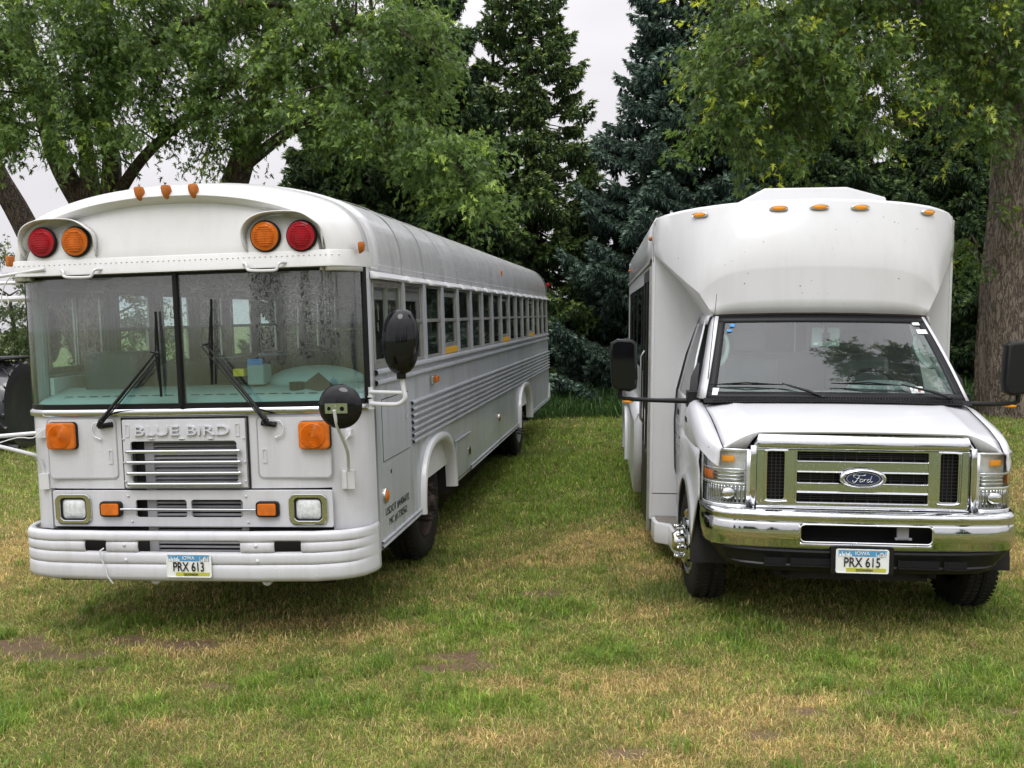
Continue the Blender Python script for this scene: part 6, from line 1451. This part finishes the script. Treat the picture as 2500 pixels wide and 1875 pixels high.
# ---- spruces
def spruce(name,label,base,H,R0,c0,c1,tip,n_whorl=46,seed=1,zmin=.35,shape=1.0,ex=.85,dens=1.0,dead=.0,parent_group='spruces behind the vehicles'):
    rg=np.random.default_rng(seed); root=empty(name,label,'tree',base,parent_group)
    tr=MB(); P=[(rg.normal(0,.02)*1,rg.normal(0,.02),z) for z in np.linspace(-.1,H,24)]; rough_tube(tr,P,[max(.02,(.028*H*.62)*(1-z/H*.97)) for z in np.linspace(0,H,24)],10,seed,.05)
    POS=[];DIR=[];SZ=[];TN=[]; DP=[]
    z=zmin
    while z<H-.15:
        f=1-z/H; Lm=R0*(f**ex)*shape*(1.0 if z>1.2 else .85); nb=int(rg.integers(7,10))
        a0=rg.uniform(0,6.28)
        for b in range(nb):
            a=a0+2*math.pi*b/nb+rg.normal(0,.22); L=Lm*rg.uniform(.62,1.12)+.12; zz=z+rg.normal(0,.10)
            pitch=rg.uniform(-.05,.25)-.35*f; ca,sa=math.cos(a),math.sin(a)
            ns=max(int(L/.065*dens),4); t=np.linspace(.06,1,ns)
            rr_=t*L; zc=zz+rr_*math.tan(pitch)-.16*L*np.sin(t*math.pi*.9)*f+.13*L*t**3
            bx_=ca*rr_; by_=sa*rr_
            if b%1==0: tr.tube([(0,0,zz)]+[(bx_[i],by_[i],zc[i]) for i in (ns//3,2*ns//3,ns-1)],[.012*L+.008,.009*L+.004,.006,.003],4,caps=False)
            for side in (-1,0,1):
                wid=(.46*L*(1-t)**.65*np.minimum(t*3.2,1)+.05)*(0 if side==0 else 1)
                m=np.maximum((wid/.085*dens).astype(int),1)
                for i in range(ns):
                    if t[i]<.22+dead*.5 and rg.random()<.6+dead*.4: continue
                    for q in range(m[i] if side else 1):
                        w=side*(q+rg.random())/m[i]*wid[i]
                        px,py=bx_[i]-sa*w+ca*abs(w)*.45,by_[i]+ca*w+sa*abs(w)*.45
                        POS.append((px+rg.normal(0,.025),py+rg.normal(0,.025),zc[i]-abs(w)*.30+rg.normal(0,.025)))
                        DIR.append((ca*.8-sa*side*.7+rg.normal(0,.25),sa*.8+ca*side*.7+rg.normal(0,.25),-.22+.35*(t[i]>.85)+rg.normal(0,.2))); SZ.append(rg.uniform(.75,1.25)); TN.append((t[i]*.6+.4*rg.random()))
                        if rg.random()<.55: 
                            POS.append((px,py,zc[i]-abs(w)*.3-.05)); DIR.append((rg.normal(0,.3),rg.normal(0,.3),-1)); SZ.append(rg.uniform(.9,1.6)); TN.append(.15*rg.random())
        z+=rg.uniform(.17,.27)*(H/12)
    POS=np.array(POS);DIR=np.array(DIR);SZ=np.array(SZ);TN=np.array(TN)
    n=len(POS); d=DIR/np.linalg.norm(DIR,axis=1,keepdims=True); s=np.cross(d,RNG.normal(0,1,(n,3))); s/=np.linalg.norm(s,axis=1,keepdims=True); u=np.cross(s,d)
    # a shoot: needle fan of six splayed narrow triangles around the stem
    V=np.empty((n,18,3)); 
    for k in range(6):
        a=2*math.pi*k/6; e=s*math.cos(a)+u*math.sin(a); sd=-s*math.sin(a)+u*math.cos(a)
        o=.02*(k%3); L_=.115*SZ[:,None]
        b=POS+d*(o); tip_=b+d*L_+e*L_*.42; wv=sd*.027*SZ[:,None]
        V[:,k*3]=b-wv-d*.01; V[:,k*3+1]=b+wv-d*.01; V[:,k*3+2]=tip_
    F=np.arange(n*18).reshape(-1,3)
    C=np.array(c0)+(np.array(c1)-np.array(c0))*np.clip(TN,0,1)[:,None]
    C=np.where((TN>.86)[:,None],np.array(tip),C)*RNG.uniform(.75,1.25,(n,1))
    T=np.repeat(C[:,None,:],18,1).reshape(-1,3)
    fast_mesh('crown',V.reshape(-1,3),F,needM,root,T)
    if dead:
        tw=rg
        for i in range(int(260*dead)):
            a=rg.uniform(0,6.28); zz=rg.uniform(.3,2.8); L=rg.uniform(.6,2.2); x0,y0=0,0
            p=[(math.cos(a)*L*q,math.sin(a)*L*q,zz+rg.normal(0,.06)*q-.35*L*q*q+.1*rg.normal()) for q in (0,.35,.7,1)]; tr.tube(p,[.016,.010,.006,.003],4,caps=False)
            for j in range(5):
                b=Vector(p[rg.integers(1,4)]); tr.tube([tuple(b),tuple(b+Vector((rg.normal(0,.22),rg.normal(0,.22),-rg.uniform(.05,.4))))],[.005,.002],3,caps=False)
    tr.build('trunk',M['bark2'],root,angle=180)
    return root
DG=((.026,.052,.022),(.13,.205,.085),(.24,.33,.13)); BL=((.028,.056,.044),(.165,.24,.18),(.31,.42,.34)); YG=((.036,.068,.022),(.19,.28,.085),(.32,.41,.14))
spruce('spruce_tree','dark green spruce half hidden by the drooping maple bough left of the slender spruce',(-1.75,23.0,0),13.8,3.2,*DG,seed=2,ex=1.05)
spruce('spruce_tree','tall slender yellowish green spruce standing in the gap between the two buses',(.62,24.0,0),15.5,3.5,*YG,seed=3,dead=.8,dens=.85,ex=1.38)
spruce('spruce_tree','blue spruce with broad silvery boughs to the right of the slender spruce',(4.2,22.3,0),14,4.1,*BL,seed=4,dead=.6,ex=1.25,dens=.85)
spruce('spruce_tree','dark spruce rising directly behind the shuttle bus roof',(7.7,23.6,0),10.5,3.0,*DG,seed=5)
spruce('spruce_tree','dark spruce filling the gap between the shuttle bus and the thick right trunk',(10.6,22.6,0),9.5,3.1,*DG,seed=6,dead=.4)
spruce('spruce_tree','dark spruce beyond the right edge behind the thick maple trunk',(14.2,23.2,0),11,3.0,*DG,seed=7)
spruce('spruce_tree','low dark spruce behind the rear roof of the school bus',(-4.3,24.2,0),8.6,2.9,*DG,seed=8)
# bushy trees on the far left behind the tractor
BG=((.030,.060,.015),(.115,.17,.05),(.22,.26,.06))
maple('bushy_tree','bushy young tree at the left edge behind the tractor',(-13.2,25,0),[([(-13.2,25,0),(-13.1,25,1.5),(-13.2,25,3)],.09,.04),([(-13.1,25,1),(-12.4,24.8,2.2),(-12.2,24.6,3.2)],.05,.02)],[(-13.2,24.6,2.6,1.2,1,1.6,1),(-12.3,24.5,1.8,1.0,1,1.2,.7)],420,.10,BG,M['barkd'],'bushy trees at the left edge',seed=51)
maple('bushy_tree','bushy young tree glimpsed just left of the school bus front',(-10.9,26,0),[([(-10.9,26,0),(-10.8,26,1.5),(-10.9,26,2.9)],.09,.04)],[(-10.9,25.6,2.3,1.3,1,1.5,1),(-9.8,25.6,1.6,1.0,1,1.1,.6)],420,.10,BG,M['barkd'],'bushy trees at the left edge',seed=61)
# big maple beside the camera on the right: its overhanging bough is what the van windshield and hood mirror
maple('maple_tree','maple standing right of the camera, its high bough mirrored in the shuttle windshield',(11.5,5.0,0),[([(11.5,5,-.1),(11.3,5,3),(10.5,5,6),(8.6,5.2,8.6),(6.4,5.4,9.8)],.4,.08)],
  [(6.4,5.2,9.6,1.7,1.6,1.0,1.2),(5.2,5.7,9.0,1.1,1.3,1.5,1.2),(4.6,5.0,8.2,.5,.8,.7,.3),(9,5,10,2.2,2,1.6,.8)],620,.16,G0,M['barkd'],'maples beside the vehicles',seed=71)
bt=[o for o in COL.objects if o.name.startswith('bushy_tree')]
def copy_bush(src,loc,label,rz,sc):
    r=src.copy(); COL.objects.link(r); r.location=loc; r.rotation_euler=(0,0,rz); r.scale=sc; r['label']=label; r['group']='low bushy trees behind the spruces'
    for ch in list(src.children):
        q=ch.copy(); COL.objects.link(q); q.parent=r
copy_bush(bt[0],(-17.5,23.5,0),'bushy tree beyond the left edge of the picture',2.2,(1.6,1.6,1.5))
copy_bush(bt[1],(18.5,21.5,0),'bushy tree beyond the right edge of the picture',.7,(1.7,1.7,1.6))
copy_bush(bt[0],(-3.2,28,0),'bushy tree low behind the rear end of the school bus',1,(1.3,1.3,.9))
copy_bush(bt[1],(.9,28.5,0),'bushy tree seen low between the two vehicles, left of the blue spruce',2,(1.5,1.5,.95))
copy_bush(bt[0],(4.2,28,0),'bushy tree seen low behind the blue spruce trunk',3,(1.4,1.4,.95))
copy_bush(bt[1],(11.5,28,0),'bushy tree seen low between the shuttle bus and the thick right trunk',4,(1.4,1.4,1.1))
# trees across the yard behind the camera, seen only as reflections in glass and chrome
def copy_tree(root,loc,label,rz=0,sc=1):
    r=root.copy(); COL.objects.link(r); r.location=loc; r.rotation_euler=(0,0,rz); r.scale=(sc,)*3; r['label']=label; r['group']='trees across the yard'
    for ch in list(root.children):
        c=ch.copy(); COL.objects.link(c); c.parent=r
sp=[o for o in COL.objects if o.name.startswith('spruce_tree')]
copy_tree(sp[0],(-22,-34,0),'spruce across the yard, reflected in the windows, at its left end',1,.8)
copy_tree(sp[2],(-10,-40,0),'spruce across the yard, third from the left end of its row',2,.7)
copy_tree(sp[0],(9,-36,0),'spruce across the yard behind the camera, towards the right',3,.85)
copy_tree(sp[1],(20,-32,0),'spruce across the yard behind the camera, at its right end',4,.9)
copy_tree(sp[2],(-1,-33,0),'spruce across the yard behind the camera, in the middle of its row',5,.6)
copy_tree(sp[3],(-16,-38,0),'wide spruce across the yard, second from the left end of its row',6,.8)
copy_tree(sp[3],(4,-40,0),'wide spruce across the yard just right of the middle of its row',7,.7)
copy_tree(sp[0],(14.5,-36,0),'spruce across the yard, second from the right end of its row',8,.7)

# ================================================================ TRACTOR at the left edge
tr_=empty('tractor','dark tractor with a big lugged rear tyre, half hidden left of the school bus','tractor',(-9.35,16.6,-.05))
def tyre_lug(par,c,r,w,s=1,lugm='rubber',nl=20):
    root=bpy.data.objects.new('wheel',None); COL.objects.link(root); root.parent=par; root.location=c
    l=MB().lathe([(r*.52,-w*.42),(r*.75,-w*.5),(r*.93,-w*.46),(r*.95,-w*.2),(r*.95,w*.2),(r*.93,w*.46),(r*.75,w*.5),(r*.52,w*.42)],(0,0,0),'X',40)
    for k in range(nl):
        for sd in (-1,1):
            a=2*math.pi*(k+(.5 if sd>0 else 0))/nl; da=2*math.pi/nl*.9; R=r*.94; h=r*.075
            pts=[(sd*.0,a),(sd*w*.48,a+da)]
            v=[]
            for x,an in pts:
                for dt in (-.028,.028):
                    for rr2 in (R,R+h): v.append((x,rr2*math.cos(an+dt),rr2*math.sin(an+dt)))
            l.add(v,[(0,1,3,2),(4,6,7,5),(0,4,5,1),(2,3,7,6),(1,5,7,3),(0,2,6,4)])
    l.build('tyre',M['tract'],root,angle=30)
    MB().lathe([(r*.53,w*.4),(r*.5,w*.3),(r*.2,w*.1),(r*.15,w*.2),(.0005,w*.2)],(0,0,0),'X',24).build('rim',M['black'],root)
M['tract']=mat('wet_tractor_rubber',(.05,.05,.055),.25,coat=.8)
tyre_lug(tr_,(.55,0,.80),.80,.45); tyre_lug(tr_,(-.85,0,.80),.80,.45)
tyre_lug(tr_,(.45,-2.0,.45),.45,.28,nl=16); tyre_lug(tr_,(-.75,-2.0,.45),.45,.28,nl=16)
MB().box(-.45,.15,-2.3,-.3,.75,1.25).build('engine_hood',M['black'],tr_,bevel=.08)
MB().box(-.35,.05,-2.5,.5,.45,.75).box(-.8,.5,-2.05,-1.95,.38,.5).build('chassis',M['dark'],tr_,bevel=.03)
MB().box(-.9,.65,-.55,.45,1.62,1.68).box(-.45,.15,-.1,.35,1.0,1.12).box(-.45,.15,.28,.36,1.1,1.5).build('fenders_and_seat',M['black'],tr_,bevel=.03)
MB().tube([(-.15,-1.2,1.2),(-.15,-1.2,1.9)],.03,8).build('exhaust',M['black'],tr_)
MB().tube([(.2,-2.2,.7),(.35,-3.0,.9),(.3,-3.6,.3)],.06,8).tube([(-.5,-2.2,.7),(-.65,-3.0,.9),(-.6,-3.6,.3)],.06,8).box(-1.0,.7,-3.8,-3.5,.15,.55).build('front_loader',M['black'],tr_,bevel=.02)
